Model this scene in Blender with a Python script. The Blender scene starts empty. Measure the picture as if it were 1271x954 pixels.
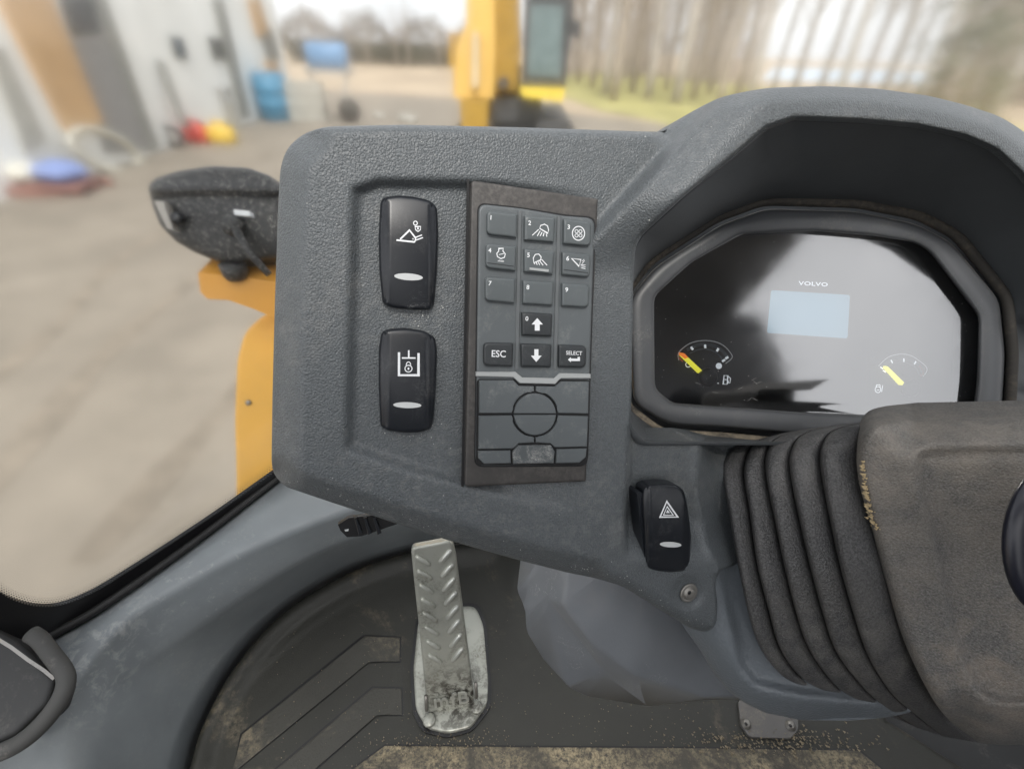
import bpy, bmesh, math, random
import numpy as np
from mathutils import Vector, Matrix, noise
from mathutils.geometry import delaunay_2d_cdt
random.seed(7)
R = math.radians
S = bpy.context.scene
C = S.collection

# ------------------------------------------------------------------ camera
F, CX, CY = 590.0, 635.5, 477.0
CAM = Vector((0, 0, .92))
cd = bpy.data.cameras.new('camera'); cam = bpy.data.objects.new('camera', cd); C.objects.link(cam)
S.camera = cam
ROT = Matrix.Rotation(R(90 - 35.4), 3, 'X') @ Matrix.Rotation(R(2.5), 3, 'Z')
cam.matrix_world = Matrix.Translation(CAM) @ ROT.to_4x4()
cd.sensor_width = 36; cd.lens = 36 * F / 1271; cd.clip_start = .01; cd.clip_end = 2000

# ------------------------------------------------------------------ world, sun, exposure
W = bpy.data.worlds.new('World'); S.world = W; W.use_nodes = True
wn = W.node_tree; wn.nodes.clear()
SUN_EL, SUN_AZ = R(52), R(172)
sky = wn.nodes.new('ShaderNodeTexSky'); sky.sky_type = 'NISHITA'; sky.sun_disc = False
sky.sun_elevation = SUN_EL; sky.sun_rotation = SUN_AZ; sky.air_density = 1.0; sky.dust_density = 4.0
hs = wn.nodes.new('ShaderNodeHueSaturation'); hs.inputs['Saturation'].default_value = .22
bgn = wn.nodes.new('ShaderNodeBackground'); bgn.inputs['Strength'].default_value = .15
wo = wn.nodes.new('ShaderNodeOutputWorld')
cl_ = wn.nodes.new('ShaderNodeMix'); cl_.data_type = 'RGBA'; cl_.inputs[0].default_value = .6   # even cloud cover over the clear-sky light
cl_.inputs[7].default_value = (5.0, 5.05, 5.2, 1)
tcw = wn.nodes.new('ShaderNodeTexCoord'); cn = wn.nodes.new('ShaderNodeTexNoise'); cn.inputs['Scale'].default_value = 2.6; cn.inputs['Detail'].default_value = 5
wn.links.new(tcw.outputs['Generated'], cn.inputs['Vector'])
cr_ = wn.nodes.new('ShaderNodeMix'); cr_.data_type = 'RGBA'; cr_.inputs[6].default_value = (4.0, 4.15, 4.4, 1); cr_.inputs[7].default_value = (7.9, 7.9, 8.0, 1)
cm = wn.nodes.new('ShaderNodeMapRange'); cm.inputs[1].default_value = .3; cm.inputs[2].default_value = .7
wn.links.new(cn.outputs['Fac'], cm.inputs[0]); wn.links.new(cm.outputs[0], cr_.inputs[0]); wn.links.new(cr_.outputs[2], cl_.inputs[7])
wn.links.new(sky.outputs[0], hs.inputs['Color']); wn.links.new(hs.outputs[0], cl_.inputs[6]); wn.links.new(cl_.outputs[2], bgn.inputs['Color'])
wn.links.new(bgn.outputs[0], wo.inputs['Surface'])
sl = bpy.data.lights.new('sun', 'SUN'); sl.energy = 1.4; sl.angle = R(10); sl.color = (1, .96, .9)
so = bpy.data.objects.new('sun', sl); C.objects.link(so)
# sky sun_rotation: azimuth measured clockwise from +Y
sd = Vector((math.sin(SUN_AZ) * math.cos(SUN_EL), math.cos(SUN_AZ) * math.cos(SUN_EL), math.sin(SUN_EL)))
so.rotation_euler = sd.to_track_quat('Z', 'Y').to_euler(); so.location = (0, 0, 6)
S.view_settings.view_transform = 'Standard'; S.view_settings.look = 'None'
S.view_settings.gamma = 1; S.view_settings.exposure = 0.8
S.render.engine = 'CYCLES'
S.cycles.max_bounces = 8; S.cycles.transparent_max_bounces = 12; S.cycles.transmission_bounces = 8

# ------------------------------------------------------------------ projection helpers
def ray(px, py):
    return ROT @ Vector(((px - CX) / F, (CY - py) / F, -1.0))
def D(px, py, d): return CAM + ray(px, py) * d
def Z(px, py, z):
    r = ray(px, py); return CAM + r * ((z - CAM.z) / r.z)
class Pl:
    """a real plane in the world; pt() is where a sight line meets it, h metres proud"""
    def __init__(s, o, n):
        s.o = Vector(o); s.n = Vector(n).normalized()
        if s.n.dot(CAM - s.o) < 0: s.n = -s.n
    @staticmethod
    def three(a, b, c):
        A, B, Cc = D(*a), D(*b), D(*c); return Pl(A, (B - A).cross(Cc - A))
    def pt(s, px, py, h=0.0):
        r = ray(px, py); return CAM + r * ((s.o + s.n * h - CAM).dot(s.n) / r.dot(s.n))
GZ = -1.5
ground_pl = Pl((0, 0, GZ), (0, 0, 1))
def G(px, py): return ground_pl.pt(px, py)

# ------------------------------------------------------------------ materials
MATS = {}
def mat(name, col, rough=.6, metal=0, grain=0, gscale=900, dust=0, dcol=(.32, .28, .22), dscale=9, spec=.5,
        var=.12, vscale=6, emit=None, scratch=0, coat=0, dlo=.52, dhi=.72, speck=0, spots=()):
    m = bpy.data.materials.new(name); m.use_nodes = True; nt = m.node_tree; L = nt.links.new
    b = nt.nodes['Principled BSDF']; b.inputs['Roughness'].default_value = rough
    b.inputs['Metallic'].default_value = metal; b.inputs['Specular IOR Level'].default_value = spec
    b.inputs['Coat Weight'].default_value = coat
    g = nt.nodes.new('ShaderNodeNewGeometry')
    def nz(sc, det=4, rg=.6, dist=0):
        n = nt.nodes.new('ShaderNodeTexNoise'); n.inputs['Scale'].default_value = sc
        n.inputs['Detail'].default_value = det; n.inputs['Roughness'].default_value = rg
        n.inputs['Distortion'].default_value = dist
        L(g.outputs['Position'], n.inputs['Vector']); return n.outputs['Fac']
    def ramp(f, a, c):
        r = nt.nodes.new('ShaderNodeMapRange'); r.inputs[1].default_value = a; r.inputs[2].default_value = c
        L(f, r.inputs[0]); return r.outputs[0]
    def mix(f, a, c):
        x = nt.nodes.new('ShaderNodeMix'); x.data_type = 'RGBA'
        if f is not None:
            if isinstance(f, float): x.inputs[0].default_value = f
            else: L(f, x.inputs[0])
        for v, i in ((a, 6), (c, 7)):
            if isinstance(v, tuple): x.inputs[i].default_value = (*v[:3], 1)
            else: L(v, x.inputs[i])
        return x.outputs[2]
    c = mix(ramp(nz(vscale), .35, .65), tuple(v * (1 - var) for v in col), tuple(min(1, v * (1 + var)) for v in col))
    if speck:
        sp_ = ramp(nz(gscale * .9, 3, .7), .38, .66)
        c = mix(sp_, mix(None, tuple(v * (1 - speck) for v in col), tuple(v * (1 - speck) for v in col)), c) if False else mix(sp_, tuple(v * (1 - speck) for v in col), tuple(min(1, v * (1 + speck)) for v in col))
    if dust:
        d1 = ramp(nz(dscale, 8, .7, .6), dlo, dhi); d2 = ramp(nz(dscale * 14, 5, .7), .40, .62)
        mm = nt.nodes.new('ShaderNodeMath'); mm.operation = 'MULTIPLY'; L(d1, mm.inputs[0]); L(d2, mm.inputs[1])
        m2 = nt.nodes.new('ShaderNodeMath'); m2.operation = 'MULTIPLY'; L(mm.outputs[0], m2.inputs[0]); m2.inputs[1].default_value = dust
        c = mix(m2.outputs[0], c, dcol)
        L(ramp(m2.outputs[0], -1, 1), b.inputs['Roughness']) if False else None
    if scratch:
        w = nt.nodes.new('ShaderNodeTexNoise'); w.inputs['Scale'].default_value = 60; w.inputs['Detail'].default_value = 3
        w.inputs['Distortion'].default_value = 3; L(g.outputs['Position'], w.inputs['Vector'])
        mp = nt.nodes.new('ShaderNodeMath'); mp.operation = 'SUBTRACT'; mp.inputs[1].default_value = .5; L(w.outputs['Fac'], mp.inputs[0])
        ab = nt.nodes.new('ShaderNodeMath'); ab.operation = 'ABSOLUTE'; L(mp.outputs[0], ab.inputs[0])
        ln = ramp(ab.outputs[0], .006, .0)
        mk = ramp(nz(22, 2), .60, .66)
        mu = nt.nodes.new('ShaderNodeMath'); mu.operation = 'MULTIPLY'; L(ln, mu.inputs[0]); L(mk, mu.inputs[1])
        mu2 = nt.nodes.new('ShaderNodeMath'); mu2.operation = 'MULTIPLY'; L(mu.outputs[0], mu2.inputs[0]); mu2.inputs[1].default_value = scratch
        c = mix(mu2.outputs[0], c, (.55, .56, .56))
    for (sp, sr, st_, scol, ssc, slo, shi) in spots:
        vd = nt.nodes.new('ShaderNodeVectorMath'); vd.operation = 'DISTANCE'; L(g.outputs['Position'], vd.inputs[0]); vd.inputs[1].default_value = tuple(sp)
        f1 = ramp(vd.outputs['Value'], sr, sr * .35); f2 = ramp(nz(ssc, 7, .72, .4), slo, shi)
        q1 = nt.nodes.new('ShaderNodeMath'); q1.operation = 'MULTIPLY'; L(f1, q1.inputs[0]); L(f2, q1.inputs[1])
        q2 = nt.nodes.new('ShaderNodeMath'); q2.operation = 'MULTIPLY'; L(q1.outputs[0], q2.inputs[0]); q2.inputs[1].default_value = st_
        c = mix(q2.outputs[0], c, scol)
    L(c, b.inputs['Base Color'])
    L(ramp(nz(vscale * 3), -.8 + 0, 1.8), b.inputs['Roughness']) if False else None
    if grain:
        v = nt.nodes.new('ShaderNodeTexVoronoi'); v.inputs['Scale'].default_value = gscale; v.feature = 'SMOOTH_F1'
        n2 = nt.nodes.new('ShaderNodeTexNoise'); n2.inputs['Scale'].default_value = gscale * .8
        L(g.outputs['Position'], n2.inputs['Vector'])
        add = nt.nodes.new('ShaderNodeVectorMath'); add.operation = 'MULTIPLY_ADD'
        L(n2.outputs['Color'], add.inputs[0]); add.inputs[1].default_value = (.6 / gscale,) * 3; L(g.outputs['Position'], add.inputs[2])
        L(add.outputs[0], v.inputs['Vector'])
        bp = nt.nodes.new('ShaderNodeBump'); bp.inputs['Strength'].default_value = grain; bp.inputs['Distance'].default_value = .5 / gscale
        bp.invert = True
        L(v.outputs['Distance'], bp.inputs['Height']); L(bp.outputs[0], b.inputs['Normal'])
    if emit:
        b.inputs['Emission Color'].default_value = (*emit[:3], 1); b.inputs['Emission Strength'].default_value = emit[3]
    MATS[name] = m; return m

M_dash = mat('dash_plastic', (.100, .111, .118), .42, grain=1.0, gscale=1100, speck=.2, spots=[(D(520, 395, .25), .045, .2, (.36, .36, .34), 140, .45, .62), (D(560, 640, .27), .10, .22, (.34, .33, .31), 180, .50, .66), (D(800, 240, .29), .10, .1, (.34, .34, .33), 160, .48, .68), (D(760, 650, .29), .07, .16, (.36, .36, .34), 200, .48, .64)], dust=.45, dcol=(.32, .31, .29), dscale=9, scratch=.2)
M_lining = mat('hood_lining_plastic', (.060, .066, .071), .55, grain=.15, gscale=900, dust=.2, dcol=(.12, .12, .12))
M_bezel = mat('bezel_plastic', (.078, .082, .088), .42, dust=.35, dcol=(.22, .21, .19), dscale=30, scratch=.25)
M_seal = mat('dusty_rubber', (.035, .032, .028), .8, spots=[(D(835, 540, .41), .13, .9, (.30, .25, .18), 60, .35, .6)], dust=.8, dcol=(.20, .165, .12), dscale=14, dlo=.45, dhi=.75)
M_black = mat('switch_black', (.012, .014, .018), .32, dust=.25, dcol=(.2, .2, .2), dscale=60, scratch=.25)
M_white = mat('print_white', (.80, .82, .84), .5, var=.03)
M_print = mat('print_grey', (.62, .64, .64), .5, var=.03)
M_pad = mat('keypad_rubber', (.100, .112, .118), .42, dust=.55, dcol=(.30, .31, .30), dscale=45, grain=.1, gscale=2500)
M_padframe = mat('keypad_frame', (.050, .047, .045), .5, dust=.35, dcol=(.20, .185, .17), dscale=25, dlo=.40, dhi=.65)
M_key = mat('key_rubber', (.095, .108, .113), .38, dust=.3, dcol=(.25, .26, .26), dscale=80)
M_keydark = mat('key_dark', (.030, .034, .037), .45, dust=.2, dcol=(.25, .26, .26), dscale=80)
M_div = mat('keypad_divider', (.36, .375, .375), .35, dust=.4, dcol=(.4, .4, .38), dscale=60)
M_boot = mat('boot_rubber', (.062, .062, .063), .56, spots=[(D(1060, 840, .33), .10, .4, (.21, .20, .18), 45, .40, .7), (D(1010, 545, .36), .08, .3, (.24, .23, .22), 50, .4, .7)], grain=1, gscale=900, speck=.5, dust=.3, dcol=(.15, .14, .13), dscale=7, dlo=.45, dhi=.8)
M_cover = mat('dusty_column_cover', (.122, .120, .116), .62, grain=1, gscale=1000, speck=.42, spots=[(D(1150, 540, .28), .11, .55, (.34, .30, .25), 30, .35, .7), (D(1180, 830, .30), .09, .5, (.30, .25, .20), 40, .42, .7)], dust=.5, dcol=(.24, .215, .185), dscale=8, dlo=.35, dhi=.68)
M_lower = mat('lower_cover_plastic', (.200, .214, .232), .40, grain=.1, gscale=800, dust=.35, dcol=(.26, .25, .25), dscale=7, scratch=.9)
M_lower2 = mat('column_surround_plastic', (.135, .152, .168), .40, grain=.4, gscale=520, dust=.3, dcol=(.3, .29, .27), scratch=.5)
M_mat = mat('floor_mat_rubber', (.034, .034, .029), .55, grain=.25, gscale=500, dust=1.0, dcol=(.30, .25, .17), dscale=5.5, dlo=.55, dhi=.80)
M_matpad = mat('mat_tread_rubber', (.050, .049, .042), .5, grain=.5, gscale=350, dust=1.0, dcol=(.30, .25, .17), dscale=6, dlo=.52, dhi=.74)
M_matfront = mat('mat_front_tread', (.060, .055, .045), .6, grain=.5, gscale=350, dust=1.0, dcol=(.36, .30, .19), dscale=11, dlo=.40, dhi=.62)
M_pedal = mat('pedal_metal', (.46, .47, .42), .36, metal=.3, dust=.9, dcol=(.14, .13, .10), dscale=16, dlo=.48, dhi=.66, spots=[(D(568, 855, .80), .085, 1.0, (.055, .05, .042), 70, .42, .56)])
M_bolt = mat('bolt_steel', (.26, .25, .23), .45, metal=.6, dust=.5, dcol=(.2, .15, .1), dscale=120)
M_crumb = mat('crumbs', (.27, .225, .155), .9, var=.4, vscale=120)
M_sill = mat('sill_plastic', (.25, .275, .29), .34, spots=[(Z(120, 815, .26), .10, .45, (.60, .61, .60), 48, .50, .64), (Z(260, 715, .26), .12, .5, (.60, .61, .60), 60, .58, .70)], grain=.06, gscale=700, dust=.35, dcol=(.42, .42, .40), dscale=13, scratch=.7)
M_frit = mat('frit_black', (.012, .012, .013), .35)
M_dark = mat('dark_panel', (.040, .041, .042), .6, dust=.5, dcol=(.3, .28, .25), dscale=12)
M_tube = mat('rubber_tube', (.075, .075, .073), .7, dust=.5, dcol=(.26, .24, .22), dscale=25)
M_mirror = mat('mirror_housing', (.030, .030, .031), .5, dust=.75, dcol=(.5, .48, .44), dscale=170, dlo=.55, dhi=.60)
M_yel = mat('yellow_paint', (.78, .37, .055), .45, var=.04)
M_yel2 = mat('pale_yellow_paint', (.88, .47, .07), .45, var=.06, dust=.25, dcol=(.5, .35, .15), dscale=20)
M_reflector = mat('reflector_strip', (.45, .42, .38), .4)
M_knob = mat('knob_plastic', (.012, .013, .021), .3, scratch=1.0)
M_face = mat('dial_face', (.022, .025, .031), .5, var=.05)
M_lcd = mat('lcd_glass', (.16, .33, .42), .3, var=.03, emit=(.16, .32, .42, .35))
M_needle = mat('needle_yellow', (.75, .78, .08), .5, var=.03, emit=(.75, .70, .05, .7))  # glow added to brighten the needle under the dark lens
M_orange = mat('gauge_orange', (.85, .22, .04), .5, var=.03, emit=(.85, .22, .03, .6))  # needle tip gets the same added glow
M_glow = mat('glowing_print', (.80, .82, .84), .5, var=.03, emit=(.8, .85, .9, .45))  # glow added so the marks read through the lens reflection
M_arc = mat('gauge_arc', (.10, .13, .17), .5)
M_red = mat('gauge_red', (.5, .10, .09), .5)

def lens_mat():
    m = bpy.data.materials.new('gauge_lens'); m.use_nodes = True; nt = m.node_tree; nt.nodes.clear()
    t = nt.nodes.new('ShaderNodeBsdfTransparent'); t.inputs[0].default_value = (.93, .95, .96, 1)
    g = nt.nodes.new('ShaderNodeBsdfGlossy'); g.inputs['Roughness'].default_value = .09
    ge = nt.nodes.new('ShaderNodeNewGeometry'); no_ = nt.nodes.new('ShaderNodeTexNoise'); no_.inputs['Scale'].default_value = 30; no_.inputs['Detail'].default_value = 6; no_.inputs['Distortion'].default_value = 1
    nt.links.new(ge.outputs['Position'], no_.inputs['Vector']); mr_ = nt.nodes.new('ShaderNodeMapRange'); mr_.inputs[1].default_value = .35; mr_.inputs[2].default_value = .75; mr_.inputs[3].default_value = .08; mr_.inputs[4].default_value = .12
    nt.links.new(no_.outputs['Fac'], mr_.inputs[0]); nt.links.new(mr_.outputs[0], g.inputs['Roughness'])
    lw = nt.nodes.new('ShaderNodeFresnel'); lw.inputs['IOR'].default_value = 4.0
    mx = nt.nodes.new('ShaderNodeMixShader'); o = nt.nodes.new('ShaderNodeOutputMaterial')
    nt.links.new(lw.outputs[0], mx.inputs[0]); nt.links.new(t.outputs[0], mx.inputs[1]); nt.links.new(g.outputs[0], mx.inputs[2])
    nt.links.new(mx.outputs[0], o.inputs[0]); return m
M_lens = lens_mat()
def glass_mat(name, rough, tint=(.97, .98, .97)):
    m = bpy.data.materials.new(name); m.use_nodes = True; nt = m.node_tree
    b = nt.nodes['Principled BSDF']; b.inputs['Transmission Weight'].default_value = 1
    b.inputs['Roughness'].default_value = rough; b.inputs['IOR'].default_value = 1.45
    b.inputs['Base Color'].default_value = (*tint, 1); return m
GLASS_ROUGH = .092
M_glass = glass_mat('hazed_windscreen_glass', GLASS_ROUGH)

# ------------------------------------------------------------------ object helpers
WL = {}
def thing(name, label, cat, loc, group=None):
    o = bpy.data.objects.new(name, None); C.objects.link(o); o.location = loc; o.empty_display_size = .05
    o['label'] = label; o['category'] = cat
    if group: o['group'] = group
    WL[o.name] = Vector(loc); return o
def obj(name, verts, faces, m, parent=None, smooth=True, label=None, kind=None, sharp=None):
    verts = np.array([tuple(v) for v in verts], dtype=float).reshape(-1, 3)
    c = Vector(((verts.min(0) + verts.max(0)) / 2).tolist()); 
    me = bpy.data.meshes.new(name); me.from_pydata((verts - np.array(c)).tolist(), [], [list(f) for f in faces])
    bm = bmesh.new(); bm.from_mesh(me); bmesh.ops.recalc_face_normals(bm, faces=bm.faces); bm.to_mesh(me); bm.free()
    me.materials.append(m)
    if smooth:
        me.polygons.foreach_set('use_smooth', [True] * len(me.polygons))
        if sharp: me.set_sharp_from_angle(angle=R(sharp))
    me.update()
    o = bpy.data.objects.new(name, me); C.objects.link(o)
    if parent is not None:
        o.parent = parent; o.location = c - WL[parent.name]
    else: o.location = c
    WL[o.name] = c
    if label: o['label'] = label
    if kind: o['kind'] = kind
    return o
def top(o, label, cat, group=None):
    o['label'] = label; o['category'] = cat
    if group: o['group'] = group
    return o
def copy_tree(o, loc, rz=0, scale=1, label=None):
    c = o.copy(); C.objects.link(c); c.location = loc; c.rotation_euler = (0, 0, rz); c.scale = (scale,) * 3
    if label: c['label'] = label
    for ch in o.children:
        k = ch.copy(); C.objects.link(k); k.parent = c
        for g in ch.children:
            q = g.copy(); C.objects.link(q); q.parent = k
    return c
class MB:
    def __init__(s): s.v = []; s.f = []
    def add(s, v, f):
        b = len(s.v); s.v += [Vector(x) for x in v]; s.f += [[b + i for i in q] for q in f]; return s
    def box(s, c, d, rz=0, ax=None):
        c = Vector(c); d = Vector(d) / 2; m = Matrix.Rotation(rz, 3, 'Z') if ax is None else ax
        v = [c + m @ Vector((x * d.x, y * d.y, z * d.z)) for x in (-1, 1) for y in (-1, 1) for z in (-1, 1)]
        return s.add(v, [(0, 1, 3, 2), (4, 6, 7, 5), (0, 4, 5, 1), (2, 3, 7, 6), (0, 2, 6, 4), (1, 5, 7, 3)])
    def tube(s, pts, r, n=10, cap=True, closed=False):
        pts = [Vector(p) for p in pts]; N = len(pts); rr = r if isinstance(r, (list, tuple)) else [r] * N
        vs = []; up = None
        for i, p in enumerate(pts):
            a = pts[(i - 1) % N] if (closed or i > 0) else p; b = pts[(i + 1) % N] if (closed or i < N - 1) else p
            t = (b - a).normalized()
            if up is None: up = t.orthogonal().normalized()
            up = (up - t * up.dot(t)).normalized(); w = t.cross(up)
            vs += [p + (up * math.cos(k * 2 * math.pi / n) + w * math.sin(k * 2 * math.pi / n)) * rr[i] for k in range(n)]
        fs = []
        for i in range(N if closed else N - 1):
            j = (i + 1) % N
            fs += [(i * n + k, i * n + (k + 1) % n, j * n + (k + 1) % n, j * n + k) for k in range(n)]
        if cap and not closed: fs += [tuple(range(n)), tuple((N - 1) * n + k for k in range(n))]
        return s.add(vs, fs)
    def lathe(s, o, ax, prof, n=24):
        o = Vector(o); ax = Vector(ax).normalized(); u = ax.orthogonal().normalized(); w = ax.cross(u)
        vs = []
        for (r, h) in prof: vs += [o + ax * h + (u * math.cos(k * 2 * math.pi / n) + w * math.sin(k * 2 * math.pi / n)) * r for k in range(n)]
        fs = []
        for i in range(len(prof) - 1): fs += [(i * n + k, i * n + (k + 1) % n, (i + 1) * n + (k + 1) % n, (i + 1) * n + k) for k in range(n)]
        fs += [tuple(range(n)), tuple((len(prof) - 1) * n + k for k in range(n))]
        return s.add(vs, fs)
    def build(s, name, m, parent=None, **k): return obj(name, s.v, s.f, m, parent, **k)

# ------------------------------------------------------------------ outline helpers (2-D)
def rounded(poly, r, n=5):
    out = []; N = len(poly)
    for i in range(N):
        p = Vector(poly[i][:2]); a = Vector(poly[i - 1][:2]); b = Vector(poly[(i + 1) % N][:2])
        ri = poly[i][2] if len(poly[i]) > 2 else r
        da, db = (a - p), (b - p)
        ri = min(ri, da.length * .48, db.length * .48)
        if ri < .01: out.append(tuple(p)); continue
        A = p + da.normalized() * ri; B = p + db.normalized() * ri
        for k in range(n + 1):
            t = k / n; q = A * (1 - t) ** 2 + p * 2 * t * (1 - t) + B * t * t; out.append(tuple(q))
    return out
def dens(poly, step, closed=True):
    out = []; N = len(poly)
    for i in range(N if closed else N - 1):
        a = Vector(poly[i][:2]); b = Vector(poly[(i + 1) % N][:2]); k = max(1, int(math.ceil((b - a).length / step)))
        out += [tuple(a.lerp(b, j / k)) for j in range(k)]
    if not closed: out.append(tuple(poly[-1][:2]))
    return out
def spline(pts, n):
    P = [np.array(p, float) for p in pts]; out = []
    ext = [2 * P[0] - P[1]] + P + [2 * P[-1] - P[-2]]
    seg = len(P) - 1
    for k in range(n):
        t = k / (n - 1) * seg; i = min(int(t), seg - 1); u = t - i
        a, b, c, d = ext[i:i + 4]
        out.append(.5 * ((2 * b) + (c - a) * u + (2 * a - 5 * b + 4 * c - d) * u * u + (3 * b - a - 3 * c + d) * u ** 3))
    return out
def resample(pts, n, closed=False):
    P = [np.array(p, float) for p in pts]
    if closed: P.append(P[0])
    L = [0]
    for a, b in zip(P, P[1:]): L.append(L[-1] + np.linalg.norm(b - a))
    out = []
    for k in range(n):
        t = L[-1] * k / (n if closed else n - 1); i = min(np.searchsorted(L, t, side='right') - 1, len(P) - 2)
        u = (t - L[i]) / max(1e-9, L[i + 1] - L[i]); out.append(P[i] * (1 - u) + P[i + 1] * u)
    return out
def dist_line(X, Y, line, closed=False):
    """unsigned distance of many points to a polyline"""
    P = np.array([p[:2] for p in line], float); A = P if closed else P[:-1]; B = np.roll(P, -1, 0) if closed else P[1:]
    best = np.full(len(X), 1e9)
    for a, b in zip(A, B):
        d = b - a; l2 = max(1e-9, d @ d)
        t = np.clip(((X - a[0]) * d[0] + (Y - a[1]) * d[1]) / l2, 0, 1)
        best = np.minimum(best, np.hypot(X - a[0] - t * d[0], Y - a[1] - t * d[1]))
    return best
def inside(X, Y, poly):
    P = np.array([p[:2] for p in poly], float); r = np.zeros(len(X), bool); j = len(P) - 1
    for i in range(len(P)):
        xi, yi, xj, yj = P[i][0], P[i][1], P[j][0], P[j][1]
        if yi != yj:
            r ^= ((yi > Y) != (yj > Y)) & (X < (xj - xi) * (Y - yi) / (yj - yi) + xi)
        j = i
    return r
def ss(a, b, x):
    t = np.clip((x - a) / (b - a), 0, 1); return t * t * (3 - 2 * t)
def sheet(name, outline, pl, m, parent, h=0.0, step=6, bstep=3, rnd=4, rh=.002, skirt=.01, hfn=None, rings=True, flat=False, thin=None, **k):
    """a moulded plate: outline + height field over a real plane, rounded border, side walls of depth skirt"""
    ol = dens(outline, bstep); P = np.array(ol)
    area = .5 * np.sum(P[:, 0] * np.roll(P[:, 1], -1) - np.roll(P[:, 0], -1) * P[:, 1])
    if area < 0: ol = ol[::-1]; P = P[::-1]
    xs = np.arange(P[:, 0].min(), P[:, 0].max(), step); ys = np.arange(P[:, 1].min(), P[:, 1].max(), step)
    X, Y = np.meshgrid(xs, ys); X = X.ravel(); Y = Y.ravel(); X = X + (np.arange(len(X)) % 2) * .01
    ok = inside(X, Y, ol); X, Y = X[ok], Y[ok]
    dd = dist_line(X, Y, ol, True); lim = max(rnd * 1.05, step * .6) if rings else step * .6
    ok = dd > lim; X, Y = X[ok], Y[ok]
    if rings and rnd > 0:
        T = np.roll(P, -1, 0) - np.roll(P, 1, 0); T /= np.maximum(1e-9, np.linalg.norm(T, axis=1))[:, None]
        Nn = np.stack([-T[:, 1], T[:, 0]], 1)
        for fr in (.08, .25, .5, .78, 1.0):
            Q = P + Nn * rnd * fr; dq = dist_line(Q[:, 0], Q[:, 1], ol, True)
            okq = (dq > rnd * fr * .96) & inside(Q[:, 0], Q[:, 1], ol)
            X = np.concatenate([X, Q[okq, 0]]); Y = np.concatenate([Y, Q[okq, 1]])
    nb = len(ol)
    pts = [Vector(p) for p in ol] + [Vector((x, y)) for x, y in zip(X, Y)]
    r = delaunay_2d_cdt(pts, [], [list(range(nb))], 1, 1e-4)
    V = np.array([tuple(v) for v in r[0]]); faces = [list(f) for f in r[2]]
    dd = dist_line(V[:, 0], V[:, 1], ol, True)
    H = np.full(len(V), float(h))
    if hfn is not None: H = H + hfn(V[:, 0], V[:, 1], dd)
    if rnd > 0:
        x = np.clip(dd / rnd, 0, 1); H = H - rh * (1 - np.sqrt(np.clip(1 - (1 - x) ** 2, 0, 1)))
    v3 = [pl.pt(a[0], a[1], hh) for a, hh in zip(V, H)]
    # border order from mesh edges
    if skirt:
        from collections import Counter
        ec = Counter()
        for f in faces:
            for i in range(len(f)): ec[frozenset((f[i], f[(i + 1) % len(f)]))] += 1
        thm = None; thinv = .003
        if thin is not None: thm = dist_line(V[:, 0], V[:, 1], thin) < 3
        be = [tuple(e) for e, n_ in ec.items() if n_ == 1]
        mp = {}
        for a, b in be:
            for q in (a, b):
                if q not in mp: mp[q] = len(v3); v3.append(v3[q] - pl.n * (thinv if thm is not None and thm[q] else skirt))
        faces += [[a, b, mp[b], mp[a]] for a, b in be]
    return obj(name, v3, faces, m, parent, smooth=not flat, **k)
def prism(name, outline, pl, m, parent, h0, h1, bev=0, **k):
    """simple raised piece: walls, small chamfer, top"""
    n = len(outline); c = np.array([p[:2] for p in outline]).mean(0)
    tp = [pl.pt(p[0], p[1], h1 - (bev and .0004)) for p in outline]
    vs = [q - pl.n * (h1 - h0) for q in tp] + tp; fs = [(i, (i + 1) % n, n + (i + 1) % n, n + i) for i in range(n)]
    if bev:
        ins = []
        for i in range(n):
            a = np.array(outline[i - 1][:2]); b = np.array(outline[(i + 1) % n][:2]); t = b - a; t = t / max(1e-9, np.linalg.norm(t))
            nn = np.array([-t[1], t[0]]); p = np.array(outline[i][:2])
            if nn @ (c - p) < 0: nn = -nn
            ins.append(p + nn * bev)
        vs += [pl.pt(p[0], p[1], h1) for p in ins]; fs += [(n + i, n + (i + 1) % n, 2 * n + (i + 1) % n, 2 * n + i) for i in range(n)]
        fs.append(tuple(range(2 * n, 3 * n)))
    else: fs.append(tuple(range(n, 2 * n)))
    fs.append(tuple(range(n - 1, -1, -1)))
    return obj(name, vs, fs, m, parent, smooth=False, **k)
def stroke2(pts, w, closed=False):
    P = [np.array(p, float) for p in pts]; N = len(P); L_, R_ = [], []
    for i in range(N):
        a = P[i - 1] if (closed or i > 0) else P[i]; b = P[(i + 1) % N] if (closed or i < N - 1) else P[i]
        t = b - a; t = t / max(1e-9, np.linalg.norm(t)); nn = np.array([-t[1], t[0]])
        sc = 1.0
        if (closed or 0 < i < N - 1):
            t1 = P[i] - a; t1 = t1 / max(1e-9, np.linalg.norm(t1)); sc = min(1.8, 1 / max(.3, abs(np.array([-t1[1], t1[0]]) @ nn)))
        L_.append(P[i] + nn * w / 2 * sc); R_.append(P[i] - nn * w / 2 * sc)
    V = L_ + R_; Fc = [(i, (i + 1) % N, N + (i + 1) % N, N + i) for i in range(N if closed else N - 1)]
    return V, Fc
def circ(cx, cy, rx, ry=None, n=20, a0=0, a1=360, rot=0):
    ry = rx if ry is None else ry; o = []
    full = abs(a1 - a0) >= 360
    for k in range(n if full else n + 1):
        a = R(a0 + (a1 - a0) * k / n); x, y = rx * math.cos(a), ry * math.sin(a)
        o.append((cx + x * math.cos(R(rot)) - y * math.sin(R(rot)), cy + x * math.sin(R(rot)) + y * math.cos(R(rot))))
    return o
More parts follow.
